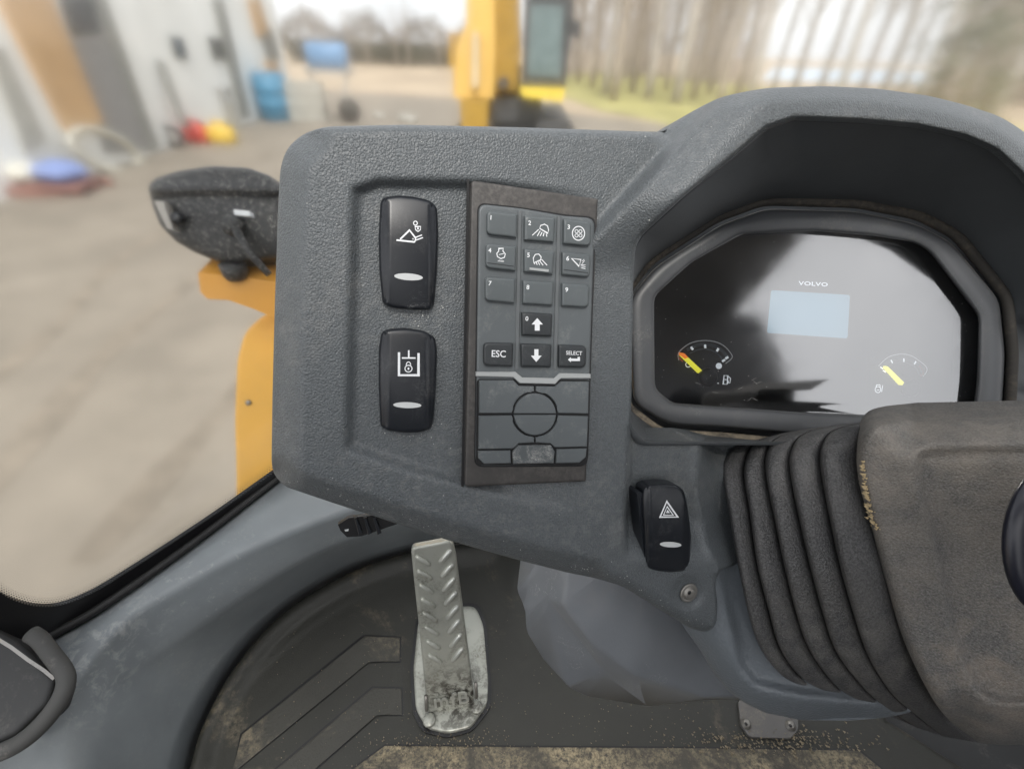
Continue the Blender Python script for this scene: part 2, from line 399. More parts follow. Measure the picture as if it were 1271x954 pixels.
class Art:
    """flat printed marks, collected in picture-plane units and laid on a surface"""
    def __init__(s): s.v = []; s.f = []
    def add(s, V, Fc):
        b = len(s.v); s.v += [tuple(p)[:2] for p in V]; s.f += [[b + i for i in q] for q in Fc]; return s
    def poly(s, P): return s.add(P, [tuple(range(len(P)))])
    def line(s, P, w, closed=False): return s.add(*stroke2(P, w, closed))
    def text(s, t, cx, cy, hgt, rot=3, wid=1.0, bold=0.0, sp=1.0):
        cu = bpy.data.curves.new('t', 'FONT'); cu.body = t; cu.align_x = 'CENTER'; cu.align_y = 'CENTER'; cu.size = 1; cu.offset = bold; cu.space_character = sp
        cu.resolution_u = 3
        o = bpy.data.objects.new('t', cu); C.objects.link(o); dg = bpy.context.evaluated_depsgraph_get(); me = o.evaluated_get(dg).to_mesh()
        k = hgt / .73; c_, s_ = math.cos(R(rot)), math.sin(R(rot)); V = []
        for v in me.vertices:
            x, y = v.co.x * k * wid, -v.co.y * k; V.append((cx + x * c_ - y * s_, cy + x * s_ + y * c_))
        s.add(V, [tuple(p.vertices) for p in me.polygons])
        o.evaluated_get(dg).to_mesh_clear(); bpy.data.objects.remove(o); bpy.data.curves.remove(cu); return s
    def on(s, name, pl, h, m, parent, hf=None, **k):
        if hf is None: v = [pl.pt(a, b, h) for a, b in s.v]
        else:
            A = np.array(s.v); Hh = hf(A[:, 0], A[:, 1]); v = [pl.pt(a, b, q + h) for (a, b), q in zip(s.v, Hh)]
        return obj(name, v, s.f, m, parent, smooth=False, **k)

def zz(o, sc, pts): return [(o[0] + p[0] / sc, o[1] + p[1] / sc) for p in pts]

# ================================================================== SETTING: ground, sky-lit yard
def flat(name, pts, z, m, kind='structure'):
    o = obj(name, [(p[0], p[1], z) for p in pts], [tuple(range(len(pts)))], m, smooth=False); o['kind'] = kind; return o
M_gravel = mat('gravel', (.255, .222, .180), .95, var=.14, vscale=1.1, dust=.6, dcol=(.20, .175, .14), dscale=1.6, dlo=.42, dhi=.66)
M_field = mat('dry_field', (.44, .35, .25), .95, var=.2, vscale=.15)
M_grass = mat('grass', (.36, .33, .13), .95, var=.3, vscale=.5)
M_water = mat('pond_water', (.42, .55, .68), .25, var=.05)
M_path = mat('packed_track', (.40, .34, .28), .95, var=.15, vscale=.8)
def yard():
    me_v = []; n = 40
    flat('ground', [(-900, -300), (900, -300), (900, 1500), (-900, 1500)], GZ, M_field)
    flat('gravel_yard', [(-30, -15), (12, -15), (12, 14), (6, 22), (-4, 30), (-30, 34)], GZ + .01, M_gravel)
    gp = [G(700, 92), G(760, 90), G(900, 103), G(1300, 165), G(1300, 230), G(880, 168), G(800, 148), G(745, 138), G(702, 122)]
    flat('grass', [(p.x, p.y) for p in gp], GZ + .02, M_grass)
    wp = [G(945, 99), G(960, 84), G(1190, 90), G(1175, 105)]
    flat('pond_water', [(p.x, p.y) for p in wp], GZ + .02, M_water)
yard()
def tyre_tracks():
    M_rut = mat('damp_rut', (.235, .20, .158), .95, var=.2, vscale=3)
    tt = []
    for (a, b, w_) in (((-60, 640), (420, 182), .26), ((-60, 500), (330, 190), .2), ((120, 700), (520, 170), .24)):
        A_, B_ = G(*a), G(*b); d_ = (B_ - A_).normalized(); n_ = Vector((-d_.y, d_.x, 0)); rn = random.Random(int(a[1])); L_, R_ = [], []
        for k in range(41):
            p = A_.lerp(B_, k / 40) + n_ * .12 * math.sin(k * .35 + a[1]); q = w_ / 2 * rn.uniform(.6, 1.2)
            L_.append(p + n_ * q); R_.append(p - n_ * q * rn.uniform(.7, 1.2))
        n = 41; v = [Vector((p.x, p.y, GZ + .014)) for p in L_ + R_]
        o = obj('tyre_track', v, [(i, i + 1, n + i + 1, n + i) for i in range(n - 1)], M_rut); o['kind'] = 'structure'
tyre_tracks()

# ================================================================== workshop building
M_wall = mat('white_cladding', (.84, .85, .83), .7, var=.05, vscale=1)
M_opening = mat('dark_doorway', (.29, .285, .28), .8)
M_wood = mat('plywood_door', (.55, .36, .19), .7, var=.08, vscale=2)
M_strip = mat('grey_trim', (.22, .22, .20), .7)
M_pane = mat('window_pane', (.05, .055, .06), .2)
M_conc = mat('grey_concrete', (.42, .41, .37), .8, var=.12, vscale=3)
A0 = G(-20, 256); A1 = G(366, 136)
fu = (A1 - A0); fu.z = 0; fu.normalize(); fn = Vector((fu.y, -fu.x, 0))
fac = Pl(A0, fn)
bld = thing('workshop_building', 'white workshop building with tan door and dark doorway left of the yard', 'building', (A0 + A1) / 2)
def fq(name, px, m, h0, h1, parent=bld, **k): return prism(name, px, fac, m, parent, h0, h1, **k)
def wall_block():
    B = MB(); T = 5.2; dpt = 7
    left = A0 - fu * 9; right = A1
    v = []
    for p in (left, right):
        for off in (0, dpt):
            q = p - fac.n * off; v += [Vector((q.x, q.y, GZ)), Vector((q.x, q.y, GZ + T))]
    B.add(v, [(0, 1, 5, 4), (2, 6, 7, 3), (0, 2, 3, 1), (4, 5, 7, 6), (1, 3, 7, 5), (0, 4, 6, 2)])
    B.build('wall', M_wall, bld, smooth=False)
wall_block()
Z2 = lambda *p: zz((0, 0), 3.67, p)
Z3 = lambda *p: zz((180, 0), 4.235, p)
fq('plywood_door', Z2((-20, -60), (225, -60), (250, 20), (470, 560), (310, 600), (20, 40)), M_wood, .0, .10)
fq('doorway', Z2((262, -40), (430, -40), (700, 682), (480, 700)), M_opening, .0, .03)
fq('doorway_dark_top', Z2((262, -40), (420, -40), (455, 150), (330, 170)), M_pane, .03, .06)  # dark panel over the top of the doorway
fq('door_frame', Z2((430, -40), (470, -40), (722, 670), (700, 684)), M_strip, .0, .12)
fq('grey_door', Z2((-60, 215), (10, 210), (215, 640), (120, 700)), M_conc, .0, .08)
fq('downpipe', Z3((365, -10), (412, -10), (552, 610), (520, 620)), M_strip, .0, .12)
fq('side_door', Z3((548, -10), (605, -10), (655, 170), (600, 200)), M_wood, .0, .10)
fq('side_door', Z3((612, 150), (668, 150), (712, 310), (660, 320)), M_strip, .0, .10)
fq('side_door', Z3((640, 322), (700, 322), (706, 420), (655, 420)), M_wood, .0, .10)
for c in ((178, 255), (380, 258)):
    w = fq('window', Z3((c[0] - 50, c[1] - 62), (c[0] + 18, c[1] - 62), (c[0] + 46, c[1] + 58), (c[0] - 20, c[1] + 58)), M_strip, .0, .06)
    fq('pane', Z3((c[0] - 40, c[1] - 50), (c[0] + 14, c[1] - 50), (c[0] + 36, c[1] + 46), (c[0] - 14, c[1] + 46)), M_pane, .06, .07, parent=w)

# ------------------------------------------------------------------ loose things in the yard
def standing_box(name, label, cat, px, py, wpx, hpx, dep, m, parts=(), group=None, z0=0, rz=0, bev=.02):
    """a box-like thing whose foot stands where the sight line meets the ground"""
    g = G(px, py); d = (g - CAM).dot(ROT @ Vector((0, 0, -1))); w = wpx * d / F; h = hpx * d / F * 1.05
    t = thing(name, label, cat, g, group); return t, g, w, h
M_blue = mat('blue_plastic', (.08, .24, .38), .5)
M_blue2 = mat('light_blue_plastic', (.16, .24, .60), .5)
M_redp = mat('red_plastic', (.55, .06, .05), .5); M_yelp = mat('yellow_plastic', (.75, .52, .08), .5)
M_brown = mat('brown_red_box', (.30, .15, .12), .7); M_teal = mat('teal_cloth', (.07, .22, .24), .8)
M_cream = mat('cream_hose', (.62, .60, .52), .6); M_greym = mat('grey_metal', (.36, .35, .33), .6)
M_tyre = mat('tyre_rubber', (.05, .05, .05), .8)
t, g, w, h = standing_box('drum', 'blue plastic drum standing against the white workshop wall', 'drum', 345, 149, 36, 46, .5, M_blue)
MB().lathe(g, (0, 0, 1), [(w * .46, 0), (w * .5, .03), (w * .5, h * .33), (w * .53, h * .36), (w * .5, h * .39), (w * .5, h * .66), (w * .53, h * .69), (w * .5, h * .72), (w * .5, h - .03), (w * .46, h)], 20).build('body', M_blue, t)
MB().lathe(g + Vector((0, 0, h)), (0, 0, 1), [(w * .42, 0), (w * .42, .03), (w * .38, .04)], 20).build('lid', M_blue, t)
def can(label, px, py, wpx, hpx, m):
    t, g, w, h = standing_box('jerry_can', label, 'jerry can', px, py, wpx, hpx, .2, m, group=None)
    o = sheet_box(g, w, w * .6, h * .85); o.build('body', m, t)
    MB().tube([g + Vector((-w * .3, 0, h * .84)), g + Vector((-w * .25, 0, h)), g + Vector((w * .2, 0, h)), g + Vector((w * .25, 0, h * .84))], w * .07, 6).build('handle', m, t)
    MB().lathe(g + Vector((w * .38, 0, h * .84)), (0, 0, 1), [(w * .09, 0), (w * .09, h * .12)], 8).build('cap', M_tyre, t)
def sheet_box(g, w, d, h, r=.12):
    B = MB(); k = min(w, d, h) * r; g = Vector(g)
    rings = [(k, 0), (0, k), (0, h - k), (k, h)]
    n = 0; vs = []; fs = []
    for (i, z) in rings:
        a, b = w / 2 - i, d / 2 - i
        pts = [(-a + k, -b), (a - k, -b), (a, -b + k), (a, b - k), (a - k, b), (-a + k, b), (-a, b - k), (-a, -b + k)]
        vs += [g + Vector((x, y, z)) for x, y in pts]
    for q in range(3): fs += [(q * 8 + j, q * 8 + (j + 1) % 8, q * 8 + 8 + (j + 1) % 8, q * 8 + 8 + j) for j in range(8)]
    fs += [tuple(range(8)), tuple(24 + j for j in range(8))]
    B.add(vs, fs); return B
can('red jerry can beside the yellow one at the foot of the workshop wall', 247, 178, 24, 24, M_redp)
can('yellow jerry can beside the red one at the foot of the workshop wall', 277, 178, 30, 22, M_yelp)
t, g, w, h = standing_box('handcart_wheel', 'grey spoked wheel lying against the wall left of the red jerry can', 'wheel', 218, 184, 26, 24, .2, M_tyre)
MB().tube([g + Vector((0, 0, h * .5)) + Vector((math.cos(a) * w * .42, 0, math.sin(a) * h * .42)) for a in np.linspace(0, 6.283, 21)[:-1]], w * .09, 8, closed=True).build('tyre', M_tyre, t)
MB().lathe(g + Vector((0, .03, h * .5)), (0, -1, 0), [(w * .3, 0), (w * .3, .02), (w * .1, .06)], 16).build('rim', M_greym, t)
t, g, w, h = standing_box('workbench', 'cream workbench standing against the workshop wall below the windows', 'workbench', 262, 160, 62, 42, .5, M_cream)
wbz = h
MB().box(g + Vector((0, .1, h - .03)), (w, .6, .06)).build('bench_top', M_greym, t, smooth=False)
for sx in (-1, 1):
    for sy in (-1, 1): MB().box(g + Vector((sx * w * .45, .1 + sy * .25, (h - .06) / 2)), (.07, .07, h - .06)).build('leg', M_greym, t, smooth=False)
MB().box(g + Vector((w * .12, .1, h * .35)), (w * .6, .45, h * .55)).build('cupboard', M_cream, t, smooth=False)
bg = g + Vector((0, .1, h))
o = top(sheet_box(bg + Vector((-w * .18, 0, 0)), w * .55, .35, h * .42).build('toolbox', M_brown), 'brownish red toolbox sitting on the workbench', 'toolbox')
o = top(sheet_box(bg + Vector((-w * .12, 0, h * .42)), w * .34, .28, h * .28, .3).build('folded_cloth', M_teal), 'teal bundle of cloth on top of the brownish red toolbox', 'cloth')
o = top(sheet_box(bg + Vector((w * .25, 0, 0)), w * .18, .2, h * .5).build('canister', M_blue), 'small blue canister on the workbench right of the toolbox', 'canister')
t = thing('plank', 'dark plank leaning on the workshop wall left of the workbench', 'plank', G(226, 160))
B = MB(); a, b = fac.pt(197, 76, .08), fac.pt(228, 158, .35); dv = (b - a); B.tube([a, b], .09, 4); B.build('board', M_strip, t, smooth=False)
# hose ring leaning on wall
t = thing('hose_coil', 'large cream coil of hose lying at the foot of the dark doorway', 'hose', G(132, 212))
B = MB()
for k_, sc_ in enumerate((.88, .96, 1.04)):
    B.tube([fac.pt(x, y, .28 + .04 * k_) for x, y in circ(130, 187, 45 * sc_, 21 * sc_, 44, rot=24)], .055, 8, closed=True)
B.build('coil', M_cream, t)
# crate pile
g = G(75, 238); t = thing('pallet_base', 'brownish red pallet lying under the blue tarpaulin at left', 'pallet', g)
for k in range(5): MB().box(g + Vector((-.5 + k * .25, 0, .17)), (.18, .9, .04), .3).build('board', M_brown, t, smooth=False)
for k in (-1, 0, 1): MB().box(g + Vector((0, k * .35, .08)), (1.2, .1, .13), .3).build('runner', M_brown, t, smooth=False)
def blob(c, r, seed, m, name, parent=None, amp=.25, sub=3):
    bm = bmesh.new(); bmesh.ops.create_icosphere(bm, subdivisions=sub, radius=1)
    vs = []
    for v in bm.verts:
        n_ = 1 + amp * noise.noise(v.co * 2.2 + Vector((seed * 9, 0, 0))); vs.append(Vector(c) + Vector((v.co.x * r[0], v.co.y * r[1], v.co.z * r[2])) * n_)
    fs = [[v.index for v in f.verts] for f in bm.faces]; bm.free(); return obj(name, vs, fs, m, parent)
top(blob(g + Vector((.1, .05, .34)), (.42, .34, .18), 1, mat('tarpaulin_blue', (.20, .27, .52), .6), 'tarpaulin'), 'crumpled blue tarpaulin heaped on the brownish red pallet', 'tarpaulin')
top(blob(g + Vector((-.42, -.05, .32)), (.3, .3, .17), 2, M_cream, 'white_sack'), 'white sack beside the blue tarpaulin on the pallet', 'sack')
# blue-seated trailer thing beyond the building
g = G(418, 150); dd_ = 13.0
t = thing('garden_cart', 'grey two-wheeled cart carrying a pale blue box beyond the workshop corner', 'cart', g)
d = (g - CAM).dot(ROT @ Vector((0, 0, -1))); u = d / F
MB().box(g + Vector((-.1 * u, 0, 52 * u)), (50 * u, .7, 5 * u)).build('bed', M_greym, t, smooth=False)
for sx in (-1, 1):
    MB().lathe(g + Vector((sx * 20 * u, -.35, 13 * u)), (0, 1, 0), [(13 * u, 0), (13 * u, .12)], 18).build('wheel', M_tyre, t)
    MB().tube([g + Vector((sx * 8 * u, -.2, 0)), g + Vector((sx * 22 * u, -.2, 50 * u))], 2 * u, 8).build('leg', M_greym, t)
top(sheet_box(g + Vector((0, 0, 55 * u)), 44 * u, .6, 24 * u).build('storage_box', mat('pale_blue_box', (.16, .30, .50), .5)), 'pale blue storage box resting on the grey cart', 'box')
g2 = G(385, 150); t = thing('concrete_block_stack', 'grey blocks stacked beside the blue drum at the workshop corner', 'blocks', g2)
for k in range(3):
    for q in range(2): MB().box(g2 + Vector(((q - .5) * .62, 0, .2 + k * .4)), (.6, .5, .38), .05 * k).build('block', M_conc, t, smooth=False)
for i, (px, py, s) in enumerate(((505, 152, .35), (470, 146, .25))):
    top(blob(G(px, py) + Vector((0, 0, s * .3)), (s, s * .7, s * .45), 5 + i, M_conc, 'rock'), ['grey rock on the yard just behind the dashboard edge', 'smaller pale rock left of the grey one in the yard'][i], 'rock')

# ================================================================== excavator
M_exy = mat('excavator_yellow', (.72, .46, .12), .45, var=.06, vscale=2)
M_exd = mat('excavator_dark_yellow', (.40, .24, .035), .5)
M_exg = mat('excavator_grey', (.07, .07, .07), .6, var=.2)
M_exglass = mat('cab_glass', (.17, .22, .22), .2, spec=.5)
def excavator():
    dE = 10.0
    def E(px, py, y=0): # point on a vertical plane through the machine, y metres behind its front
        r = ray(px, py); t_ = (9.2 + y) / r.y; return CAM + r * t_
    g = E(628, 150); g.z = GZ
    t = thing('excavator', 'yellow excavator with raised boom and grey tinted cab facing the dashboard', 'excavator', g)
    def slab(name, pts, y0, y1, m, parent=t):
        n = len(pts); v = [E(a, b, y0) for a, b in pts]; v2 = [Vector((q.x, q.y + (y1 - y0), q.z)) for q in v]
        return obj(name, v + v2, [tuple(range(n)), tuple(range(2 * n - 1, n - 1, -1))] + [(i, (i + 1) % n, n + (i + 1) % n, n + i) for i in range(n)], m, parent, smooth=False)
    for (a, b) in ((566, 612), (664, 712)):
        tr = slab('track', rounded([(a, 150), (b, 150), (b, 215), (a, 215)], 10), .2, 3.4, M_exg)
        x0, x1 = E(a, 150, .2), E(b, 150, .2)
    slab('undercarriage', [(610, 150), (666, 150), (666, 185), (610, 185)], .6, 3.0, M_exg)
    slab('turntable', [(606, 122), (672, 122), (672, 151), (606, 151)], .5, 3.0, M_exg)
    slab('body', [(562, 82), (645, 82), (645, 121), (562, 121)], 1.0, 4.2, M_exy)
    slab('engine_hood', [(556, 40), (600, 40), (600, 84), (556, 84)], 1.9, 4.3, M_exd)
    slab('boom', [(578, -60), (612, -60), (614, 60), (612, 122), (564, 122), (566, 60), (578, 30)], .2, .75, M_exy)
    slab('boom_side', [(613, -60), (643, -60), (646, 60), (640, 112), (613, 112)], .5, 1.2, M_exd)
    slab('hydraulic_cylinder', [(585, 40), (594, 40), (594, 108), (584, 108)], .02, .18, mat('pale_cylinder', (.62, .50, .32), .5))
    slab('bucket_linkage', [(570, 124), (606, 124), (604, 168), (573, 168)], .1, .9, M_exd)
    slab('pivot', circ(624, 103, 7), .3, .5, M_exg)
    cb = slab('cab', [(652, -40), (708, -40), (712, 10), (702, 108), (648, 106)], .3, 1.9, M_exg)
    slab('windscreen', [(659, 6), (699, 8), (695, 96), (654, 94)], .27, .30, M_exglass, cb)
    slab('cab_step', [(645, 108), (702, 110), (698, 127), (648, 120)], .15, 1.2, mat('bright_yellow_step', (.82, .62, .08), .5))
    slab('mirror', rounded([(709, 22), (722, 28), (719, 50), (709, 44)], 3), .2, .3, M_exg)
excavator()

# ================================================================== trees
M_bark = mat('grey_brown_bark', (.36, .31, .26), .9, var=.25, vscale=3)
M_pale = mat('pale_birch_bark', (.46, .42, .38), .85, var=.2, vscale=4)
M_twig = mat('twigs', (.40, .34, .29), .95, var=.2, vscale=1)
M_conif = mat('conifer_needles', (.15, .155, .08), .95, var=.35, vscale=1)
def bare_tree(seed, Hh, bark, spread=.28, lab='', cat='tree', loc=(0, 0, 0), nb=26, group='bare trees beyond the yard'):
    rnd = random.Random(seed); loc = Vector(loc)
    t = thing('bare_tree', lab, cat, loc, group)
    tr = [loc + Vector((math.sin(k * .9 + seed) * .12 * k / 3, math.cos(k * .7 + seed) * .1 * k / 3, Hh * k / 9 - .05)) for k in range(10)]
    MB().tube(tr, [Hh * .016 * (1 - k / 10.5) + .02 for k in range(10)], 7).build('trunk', bark, t)
    B = MB(); T = MB()
    for i in range(nb):
        f = .25 + .73 * i / nb; k = f * 9; a = tr[int(k)].lerp(tr[min(9, int(k) + 1)], k % 1)
        ang = rnd.uniform(0, 6.283); Ln = Hh * spread * (1.15 - f) * rnd.uniform(.7, 1.3) + .5
        dirv = Vector((math.cos(ang), math.sin(ang), rnd.uniform(.6, 1.4))).normalized()
        m1 = a + dirv * Ln * .5 + Vector((0, 0, .1 * Ln)); e = a + dirv * Ln + Vector((0, 0, .25 * Ln))
        B.tube([a, m1, e], [.045 * (1.3 - f) + .01, .03 * (1.3 - f) + .008, .008], 4)
        for j in range(7):
            q = a.lerp(e, rnd.uniform(.3, 1)); dv = (dirv + Vector((rnd.uniform(-.8, .8), rnd.uniform(-.8, .8), rnd.uniform(-.1, .9)))).normalized() * Ln * rnd.uniform(.25, .5)
            T.tube([q, q + dv * .5 + Vector((0, 0, .05)), q + dv], [.014, .01, .004], 3)
    B.build('branches', bark, t, kind='stuff'); T.build('twigs', M_twig, t, kind='stuff')
    return t
def beyond(px, dist):
    r = ray(px, 60); r = Vector((r.x, r.y, 0)).normalized() * dist; return Vector((r.x, r.y, GZ))
protoA = bare_tree(1, 15, M_bark, lab='x', loc=beyond(770, 33)); protoB = bare_tree(5, 17, M_pale, .22, lab='x', loc=beyond(815, 36)); protoC = bare_tree(9, 13, M_bark, .34, lab='x', loc=beyond(740, 44))
protos = [protoA, protoB, protoC]
kinds = ['brown bare tree', 'pale-trunked bare birch tree', 'wide branching bare tree']
slots = [(722, 50, 2), (740, 44, 2), (758, 38, 1), (770, 33, 0), (793, 41, 0), (815, 36, 1), (836, 46, 2), (852, 34, 1), (874, 39, 0), (893, 45, 0), (910, 33, 2), (930, 42, 0), (948, 36, 1), (975, 50, 0), (1003, 38, 2), (1035, 44, 0), (1062, 34, 1), (1090, 48, 0), (1118, 36, 0), (1142, 43, 2), (1168, 33, 1), (1195, 40, 0), (1222, 35, 2), (1250, 46, 0), (1275, 37, 1)]
used = set()
ORD = ['first', 'second', 'third', 'fourth', 'fifth', 'sixth', 'seventh', 'eighth', 'ninth', 'tenth', 'eleventh', 'twelfth', 'thirteenth', 'fourteenth', 'fifteenth', 'sixteenth', 'seventeenth', 'eighteenth', 'nineteenth', 'twentieth', 'twenty-first', 'twenty-second', 'twenty-third', 'twenty-fourth', 'twenty-fifth']
for i, (px, ds, k) in enumerate(slots):
    where = ('right of the excavator cab' if px < 790 else 'above the green grass strip' if px < 900 else 'behind the hood, left part' if px < 1010 else 'behind the hood, middle' if px < 1150 else 'behind the hood, right end')
    lab = '%s %s, %s tree from the excavator' % (kinds[k], where, ORD[i])
    if k not in used: protos[k].location = beyond(px, ds); protos[k]['label'] = lab; used.add(k)
    else: copy_tree(protos[k], beyond(px, ds), i * 1.7, .85 + .3 * ((i * 37) % 10) / 10, lab)
for i, (px, ds, k, s) in enumerate(((385, 46, 2, .32), (405, 52, 2, .36), (432, 48, 0, .34), (490, 60, 2, .40), (505, 66, 0, .42), (543, 58, 2, .30), (455, 60, 2, .3))):
    copy_tree(protos[k], beyond(px, ds), i * 2.1, s, 'small distant %s, %s from the workshop towards the excavator' % (['brown bare tree', '', 'wide branching bare tree'][k], ['first', 'second', 'third', 'fifth', 'sixth', 'seventh', 'fourth'][i]))
def conifer(px, ds, Hh, seed, lab):
    loc = beyond(px, ds); rnd = random.Random(seed); t = thing('conifer_tree', lab, 'tree', loc, 'conifers at the right end of the tree row')
    MB().tube([loc, loc + Vector((0, 0, Hh * .95))], [.16, .03], 7).build('trunk', M_bark, t)
    B = MB()
    for i in range(400):
        f = rnd.random() ** .8; a = rnd.uniform(0, 6.283); rr = (1 - f) * Hh * .17 * rnd.uniform(.5, 1.1) + .1
        c = loc + Vector((math.cos(a) * rr, math.sin(a) * rr, Hh * (.08 + .92 * f) - rr * .3)); s = rnd.uniform(.12, .3)
        o_ = Vector((math.cos(a), math.sin(a), -.4)) * s * 2; w_ = Vector((-math.sin(a), math.cos(a), rnd.uniform(-.3, .3))) * s * .6
        B.add([c - w_, c + w_, c + o_], [(0, 1, 2)])
    B.build('crown', M_conif, t, smooth=False, kind='stuff')
conifer(1183, 27, 9, 3, 'olive green conifer left of the tallest one behind the hood'); conifer(1225, 24, 8, 4, 'broad olive green conifer at the far right of the tree row'); conifer(1262, 29, 11, 6, 'tall dark conifer at the right edge of the photo')
# far wood: one mass of thin trunks and twigs
def far_wood():
    rnd = random.Random(3); B = MB()
    for i in range(900):
        px = 700 + 90 * rnd.randrange(9) + rnd.gauss(0, 22)
        if 945 < px < 1180: continue
        p = beyond(px, rnd.uniform(55, 85)); hh = rnd.uniform(9, 17)
        B.tube([p, p + Vector((rnd.gauss(0, 1.3), 0, hh))], [rnd.uniform(.05, .13), .02], 3, cap=False)
        for j in range(6):
            q = p + Vector((0, 0, hh * rnd.uniform(.15, .95))); B.tube([q, q + Vector((rnd.uniform(-2, 2), rnd.uniform(-1, 1), rnd.uniform(.4, 2.2)))], [.07, .02], 3, cap=False)
    o = B.build('far_wood', mat('far_wood_bark', (.47, .41, .36), .95, var=.2, vscale=.2)); o['kind'] = 'stuff'
    B = MB()
    for i in range(2600):
        px = rnd.uniform(340, 600); p = beyond(px, rnd.uniform(75, 110)); hh = (1.6 + 2.2 * abs(math.sin(px * .045)) + rnd.uniform(-.4, .8)) * rnd.random() ** .5 * 1.3
        s = rnd.uniform(.2, .5); q = p + Vector((0, 0, hh)); B.add([q, q + Vector((s, 0, s * rnd.uniform(.2, 1))), q + Vector((-s * .3, 0, s))], [(0, 1, 2)])
    o = B.build('far_hedge', mat('far_hedge', (.20, .18, .155), .95, var=.2, vscale=.2)); o['kind'] = 'stuff'
far_wood()
# long far hedge base (field boundary)
def hedge():
    rnd = random.Random(8); t = MB()
    for i in range(3000):
        px = rnd.uniform(360, 590); p = beyond(px, rnd.uniform(70, 74)); q = p + Vector((0, 0, rnd.uniform(0, 2.0)))
        s = rnd.uniform(.2, .45); t.add([q + Vector((-s, 0, 0)), q + Vector((s, 0, rnd.uniform(-.2, .2))), q + Vector((0, 0, s))], [(0, 1, 2)])
    o = t.build('hedge', mat('dark_hedge', (.11, .105, .08), .95, var=.3, vscale=.3), smooth=False); top(o, 'long dark hedge closing the field between the workshop and the excavator', 'hedge')
hedge()

# ================================================================== cab: windscreen, sill, floor
LZ = .27
Wl = [(-60, 862), (0, 826), (62, 789), (124, 754), (231, 680), (343, 595), (440, 522), (560, 430)]
Ul = [(-60, 1010), (0, 945), (45, 905), (95, 845), (124, 808), (165, 766), (231, 725), (297, 688), (360, 659), (430, 632), (540, 590), (640, 560)]
Cl = [(60, 1120), (95, 1020), (120, 930), (150, 868), (178, 824), (248, 775), (360, 702), (450, 662), (540, 635), (660, 612)]
Fl = [(175, 1150), (220, 1010), (236, 952), (252, 900), (290, 830), (350, 762), (430, 712), (512, 684), (600, 672), (700, 668)]
NP = 60
def row(pts, z): return [Z(p[0], p[1], z) for p in resample(spline(pts, 120), NP)]
wA, wB = Z(62, 789, LZ), Z(343, 595, LZ)
dirA = (wB - wA).normalized(); nA = Vector((dirA.y, -dirA.x, 0))
winpl = Pl(wA, nA)
cabt = thing('cab_side_trim', 'blue-grey moulded sill trim below the windscreen, scuffed light along its top edge', 'trim', Z(200, 800, .1))
def side_trim():
    w_, u_, c_, f_ = row(Wl, LZ - .004), row(Ul, LZ - .012), row(Cl, .185), row(Fl, -.01)
    rows = [w_]
    def mid(a, b, t, dz=0): return [p.lerp(q, t) + Vector((0, 0, dz)) for p, q in zip(a, b)]
    rows += [mid(w_, u_, .5, .002), mid(w_, u_, .82, .002), mid(w_, u_, .94, .0), mid(u_, c_, .04, -.003), mid(u_, c_, .12, -.006), mid(u_, c_, .3, -.004), mid(u_, c_, .6), mid(u_, c_, .93), mid(c_, f_, .03), mid(c_, f_, .10), mid(c_, f_, .4, .004), mid(c_, f_, .7, .004), f_]
    v = [p for r_ in rows for p in r_]; fs = []
    for i in range(len(rows) - 1): fs += [(i * NP + j, i * NP + j + 1, (i + 1) * NP + j + 1, (i + 1) * NP + j) for j in range(NP - 1)]
    o = obj('sill_panel', v, fs, M_sill, cabt)
    sm = o.modifiers.new('s', 'SOLIDIFY'); sm.thickness = .004; sm.offset = -1
side_trim()
